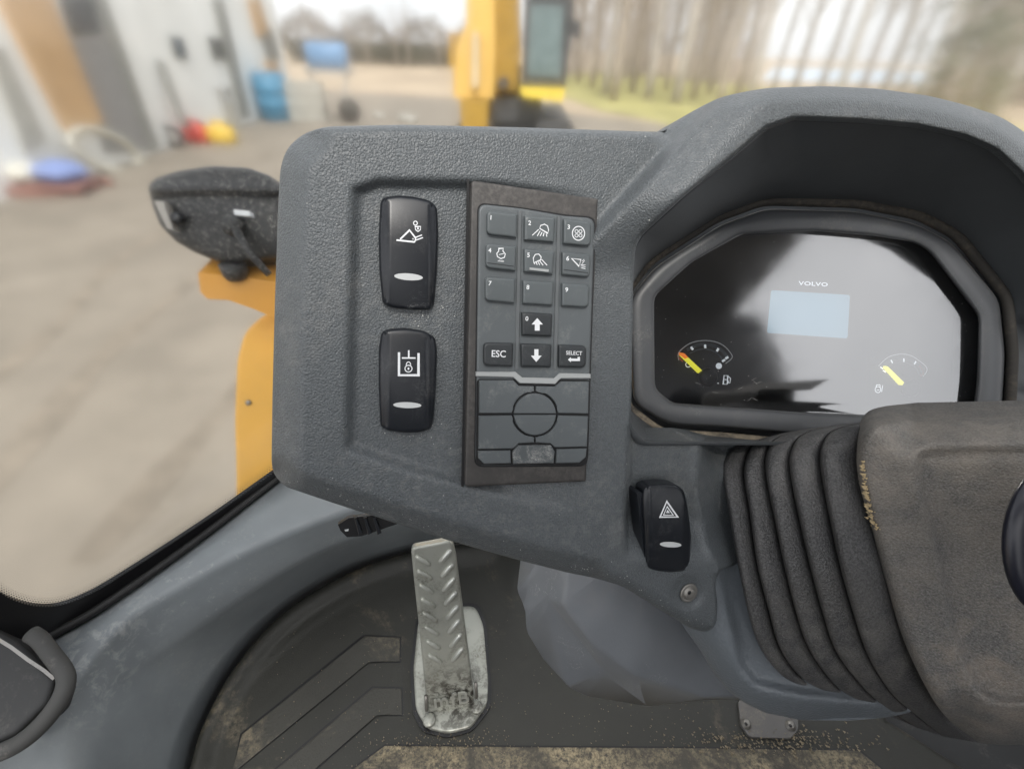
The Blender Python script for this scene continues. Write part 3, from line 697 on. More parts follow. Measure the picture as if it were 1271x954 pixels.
# windscreen pane and black printed border
ws = thing('windscreen', 'large hazy windscreen with black dotted border at its lower left corner', 'windscreen', (wA + wB) / 2)
def windscreen():
    path = [wA - dirA * .42, wA, wA.lerp(wB, .5), wB, wB + dirA * .12 + Vector((.02, -.01, 0)), Vector((-.12, .86, LZ)), Vector((.2, .93, LZ)), Vector((.6, .95, LZ)), Vector((1.1, .93, LZ)), Vector((1.7, .8, LZ))]
    pp = [Vector(p) for p in spline([tuple(p) for p in path], 60)]
    pp[0:0] = []
    top_z = 1.62; rows = []
    nrm = []
    for i in range(len(pp)):
        t_ = (pp[min(i + 1, len(pp) - 1)] - pp[max(i - 1, 0)]).normalized(); nrm.append(Vector((-t_.y, t_.x, 0)))
    v = []; n = len(pp)
    for off in (.012, .017):
        for z in (LZ - .03, .7, 1.2, top_z): v += [Vector((p.x + q.x * off, p.y + q.y * off, z)) for p, q in zip(pp, nrm)]
    fs = []
    for s_ in (0, 4):
        for r_ in range(3): fs += [((s_ + r_) * n + j, (s_ + r_) * n + j + 1, (s_ + r_ + 1) * n + j + 1, (s_ + r_ + 1) * n + j) for j in range(n - 1)]
    def q(a, b): return [(a * n + j, a * n + j + 1, b * n + j + 1, b * n + j) for j in range(n - 1)]
    fs += q(0, 4) + q(3, 7)
    fs += [(r_ * n + e, (r_ + 1) * n + e, (5 + r_) * n + e, (4 + r_) * n + e) for r_ in range(3) for e in (0, n - 1)]
    obj('pane', v, fs, M_glass, ws, sharp=30)
    El = [(-60, 690), (-25, 716), (0, 735), (18, 745), (45, 752), (75, 751), (110, 738), (150, 715), (250, 650), (338, 588), (450, 508)]
    E_ = [tuple(p) for p in spline(El, 60)]
    bord = E_ + [(470, 515), (343, 600), (231, 686), (124, 760), (62, 796), (-60, 872)]
    prism('printed_border', bord, winpl, M_frit, ws, -.004, .004)
    A = Art(); E2 = resample(E_, 321)
    for k, sz in enumerate((1.3, 1.1, .9, .7, .5)):
        for i in range(1 + k % 2, 320, 2):
            t_ = np.array(E2[i + 1]) - np.array(E2[i - 1]); t_ = t_ / max(1e-6, np.linalg.norm(t_)); nn = np.array([t_[1], -t_[0]])
            if nn[1] > 0: nn = -nn
            c = np.array(E2[i]) + nn * (.9 + 2.5 * k); A.poly(circ(c[0], c[1], sz, n=6))
    o = A.on('border_dots', winpl, .0045, M_frit, ws); o['kind'] = 'stuff'
    # gasket between pane and sill
    MB().tube([Z(p[0], p[1], LZ + .004) for p in resample(spline(Wl, 80), 60)], .006, 8).build('gasket', mat('black_gasket', (.014, .014, .014), .6), ws)
windscreen()
# lower left: dark box panel with rubber tube edge
cp = thing('corner_panel', 'dark scuffed corner panel edged with a thick grey rubber tube at lower left', 'panel', Z(20, 860, .28))
cpl = Pl(Z(20, 860, .31), (.25, -.3, 1))
sheet('panel', rounded([(-80, 720), (0, 782), (38, 806), (72, 842), (62, 872), (22, 912), (-80, 960)], 6), cpl, M_dark, cp, step=8, rnd=14, rh=.008, skirt=.05)
A = Art(); pts = [(-4, 792), (14, 803), (34, 818), (55, 832), (67, 842)]
A.line(pts, 5); o = A.on('scuff_mark', cpl, .0002, mat('pale_scuff', (.42, .41, .39), .8, dust=1, dcol=(.08, .08, .08), dscale=40), cp)
MB().tube([cpl.pt(p[0], p[1], .002) for p in resample(spline([(38, 786), (50, 794), (64, 812), (79, 832), (82, 848), (72, 872), (48, 902), (18, 925), (-20, 940), (-70, 955)], 60), 50)], .0092, 12).build('rubber_edge', M_tube, cp)

# floor
fo = [(-.78, -.9), (1.1, -.9), (1.1, .80), (.6, .88), (0, .84), (-.30, .72), (-.46, .60), (-.78, .34)]
fl = obj('floor', [(x, y, -.03) for x, y in fo] + [(x, y, -.09) for x, y in fo], [tuple(range(8)), tuple(range(15, 7, -1))] + [(i, (i + 1) % 8, 8 + (i + 1) % 8, 8 + i) for i in range(8)], M_dark, smooth=False); fl['kind'] = 'structure'
fpl = Pl((0, 0, 0), (0, 0, 1))
matt = thing('floor_mat', 'dirty black rubber floor mat with raised chevron pads, covering the cab floor', 'floor mat', Z(600, 880, 0))
mo = [(p[0], p[1]) for p in spline(Fl[:9], 40)] + [(760, 640), (1100, 640), (1100, 893), (1200, 956), (1290, 1010), (1290, 1150), (175, 1150)]
ridge = [tuple(p) for p in spline([(196, 1150), (240, 1010), (258, 954), (272, 905), (310, 842), (368, 786), (440, 738), (520, 708), (620, 690)], 40)]
def mat_h(X, Y, dd):
    a = dist_line(X, Y, [(p[0], p[1]) for p in spline(Fl[:9], 40)])
    b = dist_line(X, Y, ridge)
    h = .016 * ss(26, 6, a) + .003 * np.exp(-(b / 3.0) ** 2)
    b2 = dist_line(X, Y, [tuple(p) for p in spline([(640, 690), (636, 745), (633, 788), (641, 806), (658, 815), (690, 818)], 30)])
    h += .004 * np.exp(-(b2 / 3.0) ** 2)
    return h
sheet('mat_sheet', mo, fpl, M_mat, matt, step=7, bstep=5, rnd=5, rh=.006, skirt=.028, hfn=mat_h)
P5 = lambda *p: zz((230, 600), 2.695, p)
for P_ in ([(451, 787), (498, 789.3), (498, 822), (458, 822), (288, 961.5), (298, 910)], [(461.5, 851), (500, 852), (501, 888), (468, 888), (391, 957), (308, 1033), (316, 974)], [(477, 923), (640, 924.5), (860, 926), (1067, 929), (1094, 951), (1153, 1009), (1153, 1143), (236, 1143), (436, 953)]):
    prism('pad_dark_edge', P_, fpl, M_frit, matt, .0, .0007)  # flat black border painting the dark of the groove round each pad
prism('tread_pad', [(453, 789), (496, 791), (496, 820), (457, 820), (289, 958), (300, 911)], fpl, M_matpad, matt, .0, .0035, bev=1.2)
prism('tread_pad', [(463, 853), (498, 854), (499, 886), (467, 886), (390, 954), (310, 1030), (318, 975)], fpl, M_matpad, matt, .0, .0035, bev=1.2)
prism('tread_pad', [(478, 925), (640, 926.5), (860, 928), (1066, 931), (1092, 952), (1150, 1010), (1150, 1140), (240, 1140), (438, 954)], fpl, M_matfront, matt, .0, .0035, bev=1.2, label='dirt-caked front tread pad')
def crumbs():
    rnd = random.Random(4); B = MB()
    def one(px, py, s):
        p = Z(px, py, .0045); r_ = [rnd.uniform(.6, 1.2) * s for _ in range(4)]
        B.add([p + Vector((r_[0], 0, 0)), p + Vector((-r_[1], r_[0], 0)), p + Vector((-r_[2] * .4, -r_[3], 0)), p + Vector((0, 0, s * 1.1))], [(0, 1, 2), (0, 1, 3), (1, 2, 3), (2, 0, 3)])
    for i in range(420): one(rnd.gauss(955, 62), rnd.gauss(920, 8), rnd.uniform(.02, .05) ** 2 * 1.1)
    for i in range(180): one(rnd.gauss(545, 45), rnd.gauss(921, 8), rnd.uniform(.0004, .0016))
    for i in range(450): one(rnd.uniform(440, 1060), rnd.uniform(870, 990), rnd.uniform(.0004, .0014))
    for i in range(260): one(rnd.uniform(300, 860), rnd.uniform(760, 960), rnd.uniform(.0004, .0012))
    o = B.build('crumbs_of_dirt', M_crumb, smooth=False); o['kind'] = 'stuff'
crumbs()
# floor plate with two bolts
fp = thing('floor_bracket', 'small grey metal bracket with two bolts on the mat under the column', 'bracket', Z(954, 900, 0))
ol = rounded([(916, 868), (990, 870), (991, 904), (982, 916), (930, 914), (920, 900)], 5)
prism('plate', ol, fpl, mat('bracket_grey', (.13, .125, .12), .5, dust=.8, dscale=30, dcol=(.3, .26, .2)), fp, .0, .006, bev=1)
for (x, y) in ((926, 898), (981, 900)):
    b_ = MB().lathe(fpl.pt(x, y, .006), (0, 0, 1), [(.0085, 0), (.0085, .001), (.006, .002), (.006, .005), (.0045, .006)], 14).build('bolt', M_bolt, fp)
    MB().lathe(fpl.pt(x, y, .0121), (0, 0, 1), [(.0028, 0), (.0028, .0003)], 6).build('socket', M_frit, b_)

# ================================================================== accelerator pedal
pb = thing('accelerator_pedal', 'worn grey metal accelerator pedal with embossed ridges standing on its base plate', 'pedal', Z(560, 880, 0))
bpl = Pl(Z(560, 870, .012), (0, 0, 1))
base = rounded([(519, 772), (530, 752), (590, 752), (600, 775), (606, 845), (605, 872), (585, 902), (556, 909), (530, 903), (516, 880), (513, 830)], 8)
well = rounded([(516, 770), (530, 748), (594, 748), (604, 775), (610, 850), (609, 878), (586, 907), (556, 915), (524, 908), (512, 884), (509, 830)], 8)
prism('well_gasket', well, fpl, M_frit, pb, .0, .0045)
sheet('base_plate', base, bpl, M_pedal, pb, step=6, rnd=5, rh=.003, skirt=.011)
ppl = Pl.three((545, 895, .800), (590, 880, .800), (535, 690, .690))
tread = rounded([(510, 679, 6), (561, 669, 9), (566, 690, 2), (589, 868, 4), (586, 874, 3), (537, 892, 3), (531, 884, 3), (512, 700, 2)], 4)
sheet('tread_plate', tread, ppl, M_pedal, pb, step=5, rnd=5, rh=.004, skirt=.008)
P6 = lambda *p: zz((460, 640), 3.182, p)
M_ridge_bright = mat('bright_ridge_metal', (.58, .59, .55), .32, metal=.5)  # brighter metal for the right-hand ridges
def rib(a, b, m=M_pedal):
    a, b = P6(a, b); A_, B_ = np.array(a), np.array(b); pts = [ppl.pt(*(A_ + (B_ - A_) * t), .0008) for t in (0, .12, .5, .88, 1)]
    MB().tube(pts, [.0018, .0040, .0043, .0040, .0018], 8).build('tread_ridge', m, pb)
for k in range(8):
    rib((178 + k * 7.2, 158 + k * 55.5), (235 + k * 6.5, 195 + k * 55.0))
    rib((272 + k * 7.0, 186 + k * 55.3), (318 + k * 6.6, 134 + k * 55.2), M_ridge_bright)
A = Art(); A.text('mfB', *P6((318, 722))[0], 14, rot=-8, wid=1.35, bold=.012, sp=1.15)
o = A.on('raised_letters', ppl, .0030, mat('polished_letters', (.55, .56, .52), .35, metal=.6), pb); sm = o.modifiers.new('s', 'SOLIDIFY'); sm.thickness = .003; sm.offset = -1
for (x, y, r_) in ((232, 808, .0105), (418, 757, .0105)):
    q = P6((x, y))[0]; MB().lathe(bpl.pt(q[0], q[1], 0), (0, 0, 1), [(r_, 0), (r_, .004), (r_ * .85, .006)], 18).build('bolt', M_pedal, pb)
for (x, y) in ((218, 738), (415, 688)):
    q = P6((x, y))[0]; MB().tube([ppl.pt(q[0], q[1] - 9, .001), ppl.pt(q[0] + 1, q[1] + 9, .001)], .0028, 8).build('hinge_pin', M_bolt, pb)

# ================================================================== dashboard shell
dpl = Pl.three((350, 400, .236), (780, 400, .292), (560, 160, .2435))
dash = thing('dashboard', 'grey grained plastic dashboard shell with switch panel and instrument hood', 'dashboard', D(640, 400, .30))
hood_out = [(824, 164), (843, 149), (863, 136), (893, 121), (924, 114), (954, 109), (1023, 107), (1088, 110), (1153, 119), (1197, 130), (1240, 144), (1262, 157), (1300, 186), (1350, 240), (1400, 340), (1400, 430)]
hood_in = [(1345, 430), (1335, 330), (1305, 262), (1266, 214), (1236, 186), (1197, 169), (1136, 156), (1067, 150), (985, 147), (950, 159), (911, 193), (850, 243), (797, 292), (789, 306), (786, 345), (784, 480), (783, 528)]
left_e = [(340, 588), (337, 575), (338, 500), (341, 380), (345, 260), (348, 207), (356, 184), (376, 166), (404, 157)]
top_e = [(404, 157), (500, 155), (640, 158), (760, 162), (824, 164)]
bot_e = [(877, 785), (856, 779), (820, 757), (773, 727), (735, 716), (707, 711), (641, 694), (556, 670), (485, 647), (414, 624), (352, 603), (340, 588)]
right_low = [(783, 528), (800, 546), (868, 546), (935, 548), (920, 558), (906, 580), (906, 620), (925, 690), (912, 702), (895, 706), (887, 722), (891, 749), (889, 775), (877, 785)]
dash_ol = rounded(left_e + top_e[1:] + hood_out[1:] + hood_in + right_low[1:] + bot_e[1:-1], 12, 4)
recess = [(440, 236), (470, 226), (600, 228), (800, 250), (800, 640), (760, 650), (620, 610), (520, 585), (432, 556), (436, 400)]
def dash_h(X, Y, dd):
    h = np.zeros(len(X))
    # recessed switch field, dying out towards the right
    ins = inside(X, Y, recess); dr = dist_line(X, Y, recess, True); sdr = np.where(ins, dr, -dr)
    fade = ss(770, 600, X) * (1 - .6 * ss(520, 640, Y) * ss(560, 700, X))
    h += -.0065 * ss(-7, 9, sdr) * fade
    # hood rise
    a = np.array([752, 262.]); b = np.array([842, 164.]); d = (b - a) / np.linalg.norm(b - a); nn = np.array([-d[1], d[0]])
    sdh = (X - a[0]) * nn[0] + (Y - a[1]) * nn[1]
    if (1000 - a[0]) * nn[0] + (200 - a[1]) * nn[1] < 0: sdh = -sdh
    h += .018 * ss(-2, 18, sdh) * ss(345, 215, Y - .25 * np.maximum(0, X - 790))
    h += .012 * ss(4, 60, sdh) * ss(345, 215, Y - .25 * np.maximum(0, X - 790))
    # chamfers
    def ch(line, r_, rh_, p=1.35):
        return -rh_ * np.clip(1 - dist_line(X, Y, line) / r_, 0, 1) ** p
    h += ch([(336, 610)] + left_e[:-1] + [(376, 166)], 38, .016)
    h += ch(bot_e[4:], 24, .012, 1.2) 
    h += ch(bot_e[:5], 12, .006)
    h += ch(top_e, 9, .006, 2)
    h += ch(hood_out, 20, .010, 1.6)
    h += ch(hood_in[:-2], 5, .003, 1.6)
    # step down to the hazard switch bay
    m = (X > 776) * 1.0
    edge = 783 - (Y - 480) * .045
    st = ss(0, 3, X - edge) * ss(700, 640, Y) * (Y > 500)
    h += -.016 * st
    # right facet of hazard bay
    rx = np.interp(Y, [545, 600, 640, 680, 706], [866, 862, 868, 879, 889])
    h += -.014 * ss(0, 34, X - rx) * (Y > 530) * ss(790, 760, Y)
    h += -.018 * ss(592, 548, Y) * ss(868, 888, X) * (Y > 530) * (X < 1000)
    h += .0025 * np.exp(-((X - rx) / 5) ** 2) * (Y > 530) * (Y < 712)
    # round dish for the screw
    rs = np.hypot(X - 854.5, Y - 735); h += -.0022 * ss(21, 15, rs)
    # top of lower right part lies flatter
    return h
sheet('shell', dash_ol, dpl, M_dash, dash, step=4.5, bstep=3, rnd=4, rh=.002, skirt=.035, hfn=dash_h, thin=hood_in)
# washer + screw
sc = MB().lathe(dpl.pt(854.5, 735, -.0014), dpl.n, [(.0072, 0), (.0072, .0008), (.0062, .0013), (.0054, .0008), (.0046, .0008), (.0044, .0024), (.0034, .0030)], 24).build('screw', M_bolt, dash)
MB().lathe(dpl.pt(855.5, 735, .00145), dpl.n, [(.0016, 0), (.0016, .0003)], 6).build('socket', M_frit, sc)

def specks():
    rnd = random.Random(21); A = Art(); B_ = MB(); n = 0; be = spline(bot_e, 60)
    while n < 330:
        if n < 120: q = be[rnd.randrange(60)]; x, y = q[0] + rnd.gauss(0, 5), q[1] - abs(rnd.gauss(6, 6))
        elif n < 170: x, y = rnd.gauss(525, 14), rnd.gauss(390, 8)
        elif n < 210: x, y = rnd.gauss(520, 20), rnd.gauss(532, 9)
        else: x, y = rnd.uniform(350, 1200), rnd.uniform(115, 720)
        if not inside(np.array([x]), np.array([y]), dash_ol)[0] or dist_line(np.array([x]), np.array([y]), dash_ol, True)[0] < 5: n += 1 if rnd.random() < .3 else 0; continue
        r_ = rnd.uniform(.25, .75) * (1.6 if rnd.random() < .06 else 1); a0 = rnd.uniform(0, 90)
        P_ = circ(x, y, r_, r_ * rnd.uniform(.4, 1), 5, rot=a0); H = dash_h(np.array([p[0] for p in P_]), np.array([p[1] for p in P_]), None)
        B_.add([dpl.pt(p[0], p[1], h + .0002) for p, h in zip(P_, H)], [(0, 1, 2, 3, 4)]); n += 1
    B_.build('dust_specks', mat('dust_fleck', (.55, .55, .52), .9), dash, smooth=False, kind='stuff')
specks()
# hood lining : loft from lip to cluster seal
cpl2 = Pl.three((800, 400, .405), (1200, 400, .418), (1000, 280, .405))
lip = [p for p in hood_in] 
Lp = lip[:-1] + [(782, 528), (800, 548), (1000, 548), (1330, 560)]
bez_out = rounded([(780, 372), (812, 332), (894, 279), (950, 259), (1060, 262), (1135, 277), (1180, 300), (1240, 372), (1247, 440), (1240, 560), (900, 530), (828, 526), (786, 500)], 14)
seal_l = rounded([(774, 366), (806, 324), (890, 270), (948, 249), (1062, 252), (1140, 267), (1188, 292), (1250, 368), (1257, 440), (1250, 575), (900, 542), (822, 538), (776, 504)], 14)
def angsort(loop, n, c=(1010, 400)):
    L_ = dens(loop, 2); a = np.array([math.atan2(p[1] - c[1], p[0] - c[0]) for p in L_]); r_ = np.array([math.hypot(p[0] - c[0], p[1] - c[1]) for p in L_])
    o = np.argsort(a); a, r_ = a[o], r_[o]; t_ = np.linspace(-math.pi, math.pi, n, endpoint=False)
    rr = np.interp(t_, np.concatenate([a - 2 * math.pi, a, a + 2 * math.pi]), np.concatenate([r_] * 3))
    return [(c[0] + q * math.cos(k), c[1] + q * math.sin(k)) for q, k in zip(rr, t_)]
def loft(name, rows, m, parent, **k):
    n = len(rows[0]); v = [p for r_ in rows for p in r_]; fs = []
    for i in range(len(rows) - 1): fs += [(i * n + j, i * n + (j + 1) % n, (i + 1) * n + (j + 1) % n, (i + 1) * n + j) for j in range(n)]
    return obj(name, v, fs, m, parent, **k)
def lining():
    n = 240; A_ = angsort(Lp, n); B_ = angsort(seal_l, n)
    def hd(x, y):
        return float(dash_h(np.array([x]), np.array([y]), None)[0]) - .004
    a3 = [dpl.pt(x, y, hd(x, y) if y < 520 and x < 1342 else -.01) for x, y in A_]; b3 = [cpl2.pt(x, y, .001) for x, y in B_]
    rows = [[dpl.pt(1010 + (x - 1010) * 1.03, 400 + (y - 400) * 1.03, (hd(x, y) if y < 520 and x < 1342 else -.01) - .004) for x, y in A_], a3]
    for t_ in (.03, .12, .5, .85, 1): rows.append([p.lerp(q, t_) for p, q in zip(a3, b3)])
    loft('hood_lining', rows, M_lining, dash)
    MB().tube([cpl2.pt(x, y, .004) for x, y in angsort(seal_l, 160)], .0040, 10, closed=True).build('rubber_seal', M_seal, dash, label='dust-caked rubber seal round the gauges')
lining()

# ================================================================== instrument cluster
cl = thing('instrument_cluster', 'dark instrument cluster with small pale blue display and two gauges under the hood', 'instrument cluster', cpl2.pt(1010, 400))
bez_in = rounded([(812, 368), (858, 326), (920, 291), (1010, 287), (1085, 293), (1135, 301), (1153, 312), (1214, 392), (1212, 470), (1206, 520), (1000, 512), (835, 500), (813, 482)], 8)
def bezel():
    n = 240; O = angsort(bez_out, n); I = angsort(bez_in, n)
    def mixp(t_): return [(o_[0] * (1 - t_) + i_[0] * t_, o_[1] * (1 - t_) + i_[1] * t_) for o_, i_ in zip(O, I)]
    rows = []
    for t_, h in ((0, -.012), (0, .004), (.06, .007), (.14, .0085), (.5, .0082), (.80, .0072), (.9, .0062), (.96, .003), (1.0, -.006)):
        rows.append([cpl2.pt(x, y, h) for x, y in mixp(t_)])
    loft('bezel', rows, M_bezel, cl)
bezel()
fc_ol = [(800, 360), (850, 310), (915, 275), (1140, 285), (1230, 385), (1225, 535), (800, 515)]
prism('housing', seal_l, cpl2, M_lining, cl, -.05, -.0145)
prism('dial_face', fc_ol, cpl2, M_face, cl, -.014, -.010)
HF = -.0098
prism('display_border', rounded([(955, 358), (1057, 364.5), (1054, 422), (950, 414.5)], 4), cpl2, M_bezel, cl, -.0105, -.00985)
o = prism('display', rounded([(957, 360), (1055, 366), (1052, 420), (952, 413)], 3), cpl2, M_lcd, cl, -.0105, HF, label='small blank pale blue display')
A = Art(); A.text('VOLVO', 1009.5, 352.5, 5.0, rot=3, wid=1.55, bold=.02, sp=1.05); A.on('maker_name', cpl2, HF, M_glow, cl)
def gauge(kind):
    if kind == 'fuel':
        o = (830, 410); s = 11.92
        Q = lambda *p: zz(o, s, p); c = (560, 590)
    else:
        o = (1070, 420); s = 11.92
        Q = lambda *p: zz(o, s, p); c = (610, 660)
    g = prism(kind + '_gauge', circ(*Q(c)[0], 41, 41, 40, 180, 360) and rounded(Q((c[0] - 500, c[1] + 250), (c[0] - 500, c[1] - 500), (c[0] + 480, c[1] - 480), (c[0] + 480, c[1] + 260)), 5), cpl2, M_face, cl, -.0102, -.0099, label='fuel gauge with orange and yellow needle' if kind == 'fuel' else 'engine temperature gauge with yellow needle')
    if kind == 'fuel':
        arc = [(150, 440), (140, 350), (200, 270), (330, 185), (500, 150), (680, 165), (820, 230), (920, 340), (935, 410), (840, 490)]
        band = [(270, 290), (400, 225), (530, 205), (700, 240), (820, 330), (870, 400)]
        band2 = [(310, 340), (420, 290), (530, 275), (660, 305), (750, 370), (800, 440)]
    else:
        arc = [(240, 410), (340, 310), (450, 250), (600, 230), (740, 260), (860, 340), (950, 420), (955, 490), (900, 560)]
        band = [(330, 390), (430, 330), (600, 300), (780, 350), (860, 420), (900, 500)]
        band2 = [(400, 400), (500, 360), (620, 345), (730, 390), (800, 440), (850, 540)]
    Art().line(spline(Q(*arc), 30), 1.1).on('scale_outline', cpl2, HF, mat('gauge_grey', (.45, .47, .49), .5, emit=(.8, .85, .9, .12)) if 'gauge_grey' not in MATS else MATS['gauge_grey'], g)  # outline given a slight glow to make it visible
    Art().line(spline(Q(*band), 30), 4.2).on('scale_band', cpl2, HF, M_arc, g)
    Art().line(spline(Q(*band2), 24), 1.6).on('inner_scale', cpl2, HF, M_arc, g)
    ticks = {'fuel': [(345, 265), (540, 235), (725, 287), (860, 405), (812, 445)], 'temperature': [(440, 340), (618, 320), (785, 360), (290, 435), (330, 485)]}[kind]
    for (x, y) in ticks:
        q = Q((x, y))[0]; cc = Q(c)[0]; d_ = np.array(q) - np.array(cc); d_ = d_ / np.linalg.norm(d_)
        Art().line([np.array(q) - d_ * 2.2, np.array(q) + d_ * 2.2], 2.8 if kind == 'fuel' else 1.8).on('tick_mark', cpl2, HF + .0002, M_glow, g)
    if kind == 'fuel':
        prism('needle', Q((175, 330), (225, 340), (495, 590), (440, 632), (170, 370)), cpl2, M_needle, g, -.009, -.0068)
        prism('needle_tip', Q((172, 325), (235, 340), (290, 400), (240, 420), (165, 365)), cpl2, M_orange, g, -.009, -.0066)
        Art().line(Q((150, 400), (210, 460)), 2).on('empty_zone', cpl2, HF + .0002, M_red, g)
        MB().lathe(cpl2.pt(*Q((565, 690))[0], -.0095), cpl2.n, [(.0085, 0), (.0078, .004), (.0066, .005)], 28).build('needle_hub', M_black, g)
        A = Art(); A.poly(circ(*Q((742, 525))[0], 3.8)); A.line(circ(*Q((290, 505))[0], 3.2, n=14), .9, True)
        A.line(Q((820, 665), (875, 668), (865, 795), (805, 795)), 1.0, True); A.line(Q((815, 725), (870, 728)), .9); A.line(Q((885, 680), (915, 710), (905, 775), (880, 775), (878, 740)), .9); A.line(Q((720, 780), (742, 782)), 1)
        A.on('symbols', cpl2, HF + .0003, M_glow, g)
    else:
        prism('needle', Q((345, 405), (385, 415), (625, 650), (600, 690), (570, 690), (340, 440)), cpl2, M_needle, g, -.009, -.0068)
        Art().line(Q((845, 400), (900, 460), (905, 530), (860, 550)), 3).on('hot_zone', cpl2, HF + .0002, M_red, g)
        A = Art(); A.line(circ(*Q((235, 755))[0], 3.6, 3.8, 12), .9, True); A.line(Q((205, 720), (215, 685), (265, 685), (270, 720)), .9); A.line(Q((215, 760), (255, 760)), .8); A.line(Q((305, 690), (290, 790)), .9)
        A.on('symbols', cpl2, HF + .0003, M_glow, g)
        MB().lathe(cpl2.pt(*Q((690, 740))[0], -.0095), cpl2.n, [(.0075, 0), (.007, .004), (.006, .005)], 28).build('needle_hub', M_black, g)
gauge('fuel'); gauge('temperature')
lens_ol = rounded([(806, 366), (853, 322), (918, 286), (1012, 283), (1090, 289), (1140, 297), (1158, 308), (1220, 390), (1216, 528), (1000, 518), (830, 506), (807, 486)], 8)
v = [cpl2.pt(x, y, -.0025) for x, y in lens_ol]; obj('lens', v, [tuple(range(len(v)))], M_lens, cl, smooth=False)
rl_ = random.Random(5); A = Art()
for i in range(110):
    x, y = rl_.uniform(815, 1205), rl_.uniform(292, 515)
    if inside(np.array([x]), np.array([y]), bez_in)[0]: A.poly(circ(x, y, rl_.uniform(.2, .5), None, 5))
for i in range(9):
    x, y = rl_.uniform(815, 960), rl_.uniform(470, 500); a_ = rl_.uniform(-1, 1.2); A.line([(x, y), (x + 7 * math.cos(a_), y + 7 * math.sin(a_))], .16)
o = A.on('lens_dust', cpl2, -.0021, mat('lens_dust', (.5, .5, .5), .9), cl); o['kind'] = 'stuff'
prism('lens_side_trim', [(1194, 392), (1216, 400), (1210, 520), (1190, 516)], cpl2, M_black, cl, -.010, -.0030)

# ================================================================== keypad
kp = thing('keypad', 'thirteen-key rubber keypad module with blank lower buttons in the middle of the dashboard', 'keypad', dpl.pt(660, 420))
kfo = [(585, 224, 5), (742, 247, 2), (727, 597, 2), (577, 604, 5)]
kpl = Pl.three((585, 224, .2375), (742, 247, .2610), (577, 604, .2565))
# align keypad plane with its bay in the dash
kpl = Pl(dpl.pt(660, 420, -.001), dpl.n)
sheet('frame', rounded(kfo, 3), kpl, M_padframe, kp, h=.004, step=10, rnd=3, rh=.0012, skirt=.012)
Art().line([(581, 222), (574, 605)], 3.2).on('gap', kpl, .0005, M_frit, kp)
inner = rounded([(594, 253, 11), (648, 259, 3), (700, 268, 3), (738, 271, 11), (728, 577, 12), (590, 578, 12)], 10)
prism('groove', [(p[0] + (1.6 if p[0] > 660 else -1.6), p[1] + (1.6 if p[1] > 400 else -1.8)) for p in inner], kpl, M_frit, kp, .003, .0042)
sheet('membrane', inner, kpl, M_pad, kp, h=.0056, step=8, rnd=3, rh=.0012, skirt=.003)
for a, b in (((645.5, 262), (641.5, 458)), ((694, 268), (689, 458))):
    prism('rib', [(a[0] - 2.6, a[1]), (a[0] + 2.6, a[1]), (b[0] + 2.6, b[1]), (b[0] - 2.6, b[1])], kpl, mat('rib_grey', (.12, .13, .135), .4) if 'rib_grey' not in MATS else MATS['rib_grey'], kp, .005, .0064, bev=.9)
prism('divider', [(591, 461.5), (640, 461.5), (648, 469), (688, 470), (695, 463), (733, 464), (733, 469.5), (696, 469.5), (689, 476.5), (645, 475.5), (637, 468), (591, 467)], kpl, M_div, kp, .005, .0072, bev=.8)
KH = .0086
def key(name, q, rl=1.5, rr=1.5, m=M_key, lab=None):
    ol = rounded([(q[0][0], q[0][1], rl), (q[1][0], q[1][1], rr), (q[2][0], q[2][1], rr), (q[3][0], q[3][1], rl)], 2)
    o = sheet(name, ol, kpl, m, kp, h=KH, step=9, bstep=4, rnd=3.0, rh=.0014, skirt=.0026, label=lab)
    return o
Ks = {
 '1': [(604, 261), (642, 266), (641, 295), (604, 291)], '2': [(651, 267.5), (689, 270.5), (687.5, 301), (650.6, 298)], '3': [(699.5, 271.5), (734, 276), (733, 306), (699, 302.6)],
 '4': [(602.6, 301.4), (640.7, 305.6), (639.8, 336.5), (602.6, 332.6)], '5': [(650.4, 308.4), (688.4, 311.8), (686, 341), (650.4, 337.6)], '6': [(697.6, 312.3), (733.4, 315.3), (731.8, 344.6), (697.6, 341)],
 '7': [(602, 343), (639.5, 345.7), (638.8, 376.4), (602, 373.4)], '8': [(648.8, 347.5), (687.3, 349.9), (685.6, 379.4), (648.8, 377)], '9': [(697.2, 351), (731.8, 352.6), (730.6, 382), (697.2, 379.8)],
 '0': [(647.6, 387.2), (685.6, 389.5), (684.5, 417.9), (648, 416.3)], 'esc': [(600, 425), (637.2, 425.8), (636, 454.9), (600, 454.2)], 'dn': [(646.5, 426.2), (684.5, 427.2), (683.8, 455.8), (647, 455.3)], 'sel': [(693.3, 427.7), (727.8, 428.8), (727, 456.5), (693.3, 455.8)]}
KL = {'1': 'blank key marked 1', '2': 'key marked 2 with forward work lamp symbol', '3': 'key marked 3 with fan symbol', '4': 'key marked 4 with engine speed symbol', '5': 'key marked 5 with rear work lamp symbol and light bar', '6': 'key marked 6 with bucket symbol', '7': 'blank key marked 7', '8': 'blank key marked 8', '9': 'blank key marked 9', '0': 'dark key marked 0 with white up arrow', 'esc': 'dark key marked ESC', 'dn': 'dark key with white down arrow', 'sel': 'dark key marked SELECT with enter arrow'}
KO = {}
for k_, q in Ks.items():
    KO[k_] = key('key', q, 7 if k_ in '147' or k_ == 'esc' else 1.5, 7 if k_ in '369' or k_ == 'sel' else 1.5, M_keydark if k_ in ('0', 'esc', 'dn', 'sel') else M_key, KL[k_])
ZA = lambda *p: zz((590, 250), 8.2, p)
ZB = lambda *p: zz((590, 300), 8.2, p)
ZC = lambda *p: zz((590, 380), 8.2, p)
LH = KH + .00025
arts = {k_: Art() for k_ in Ks}
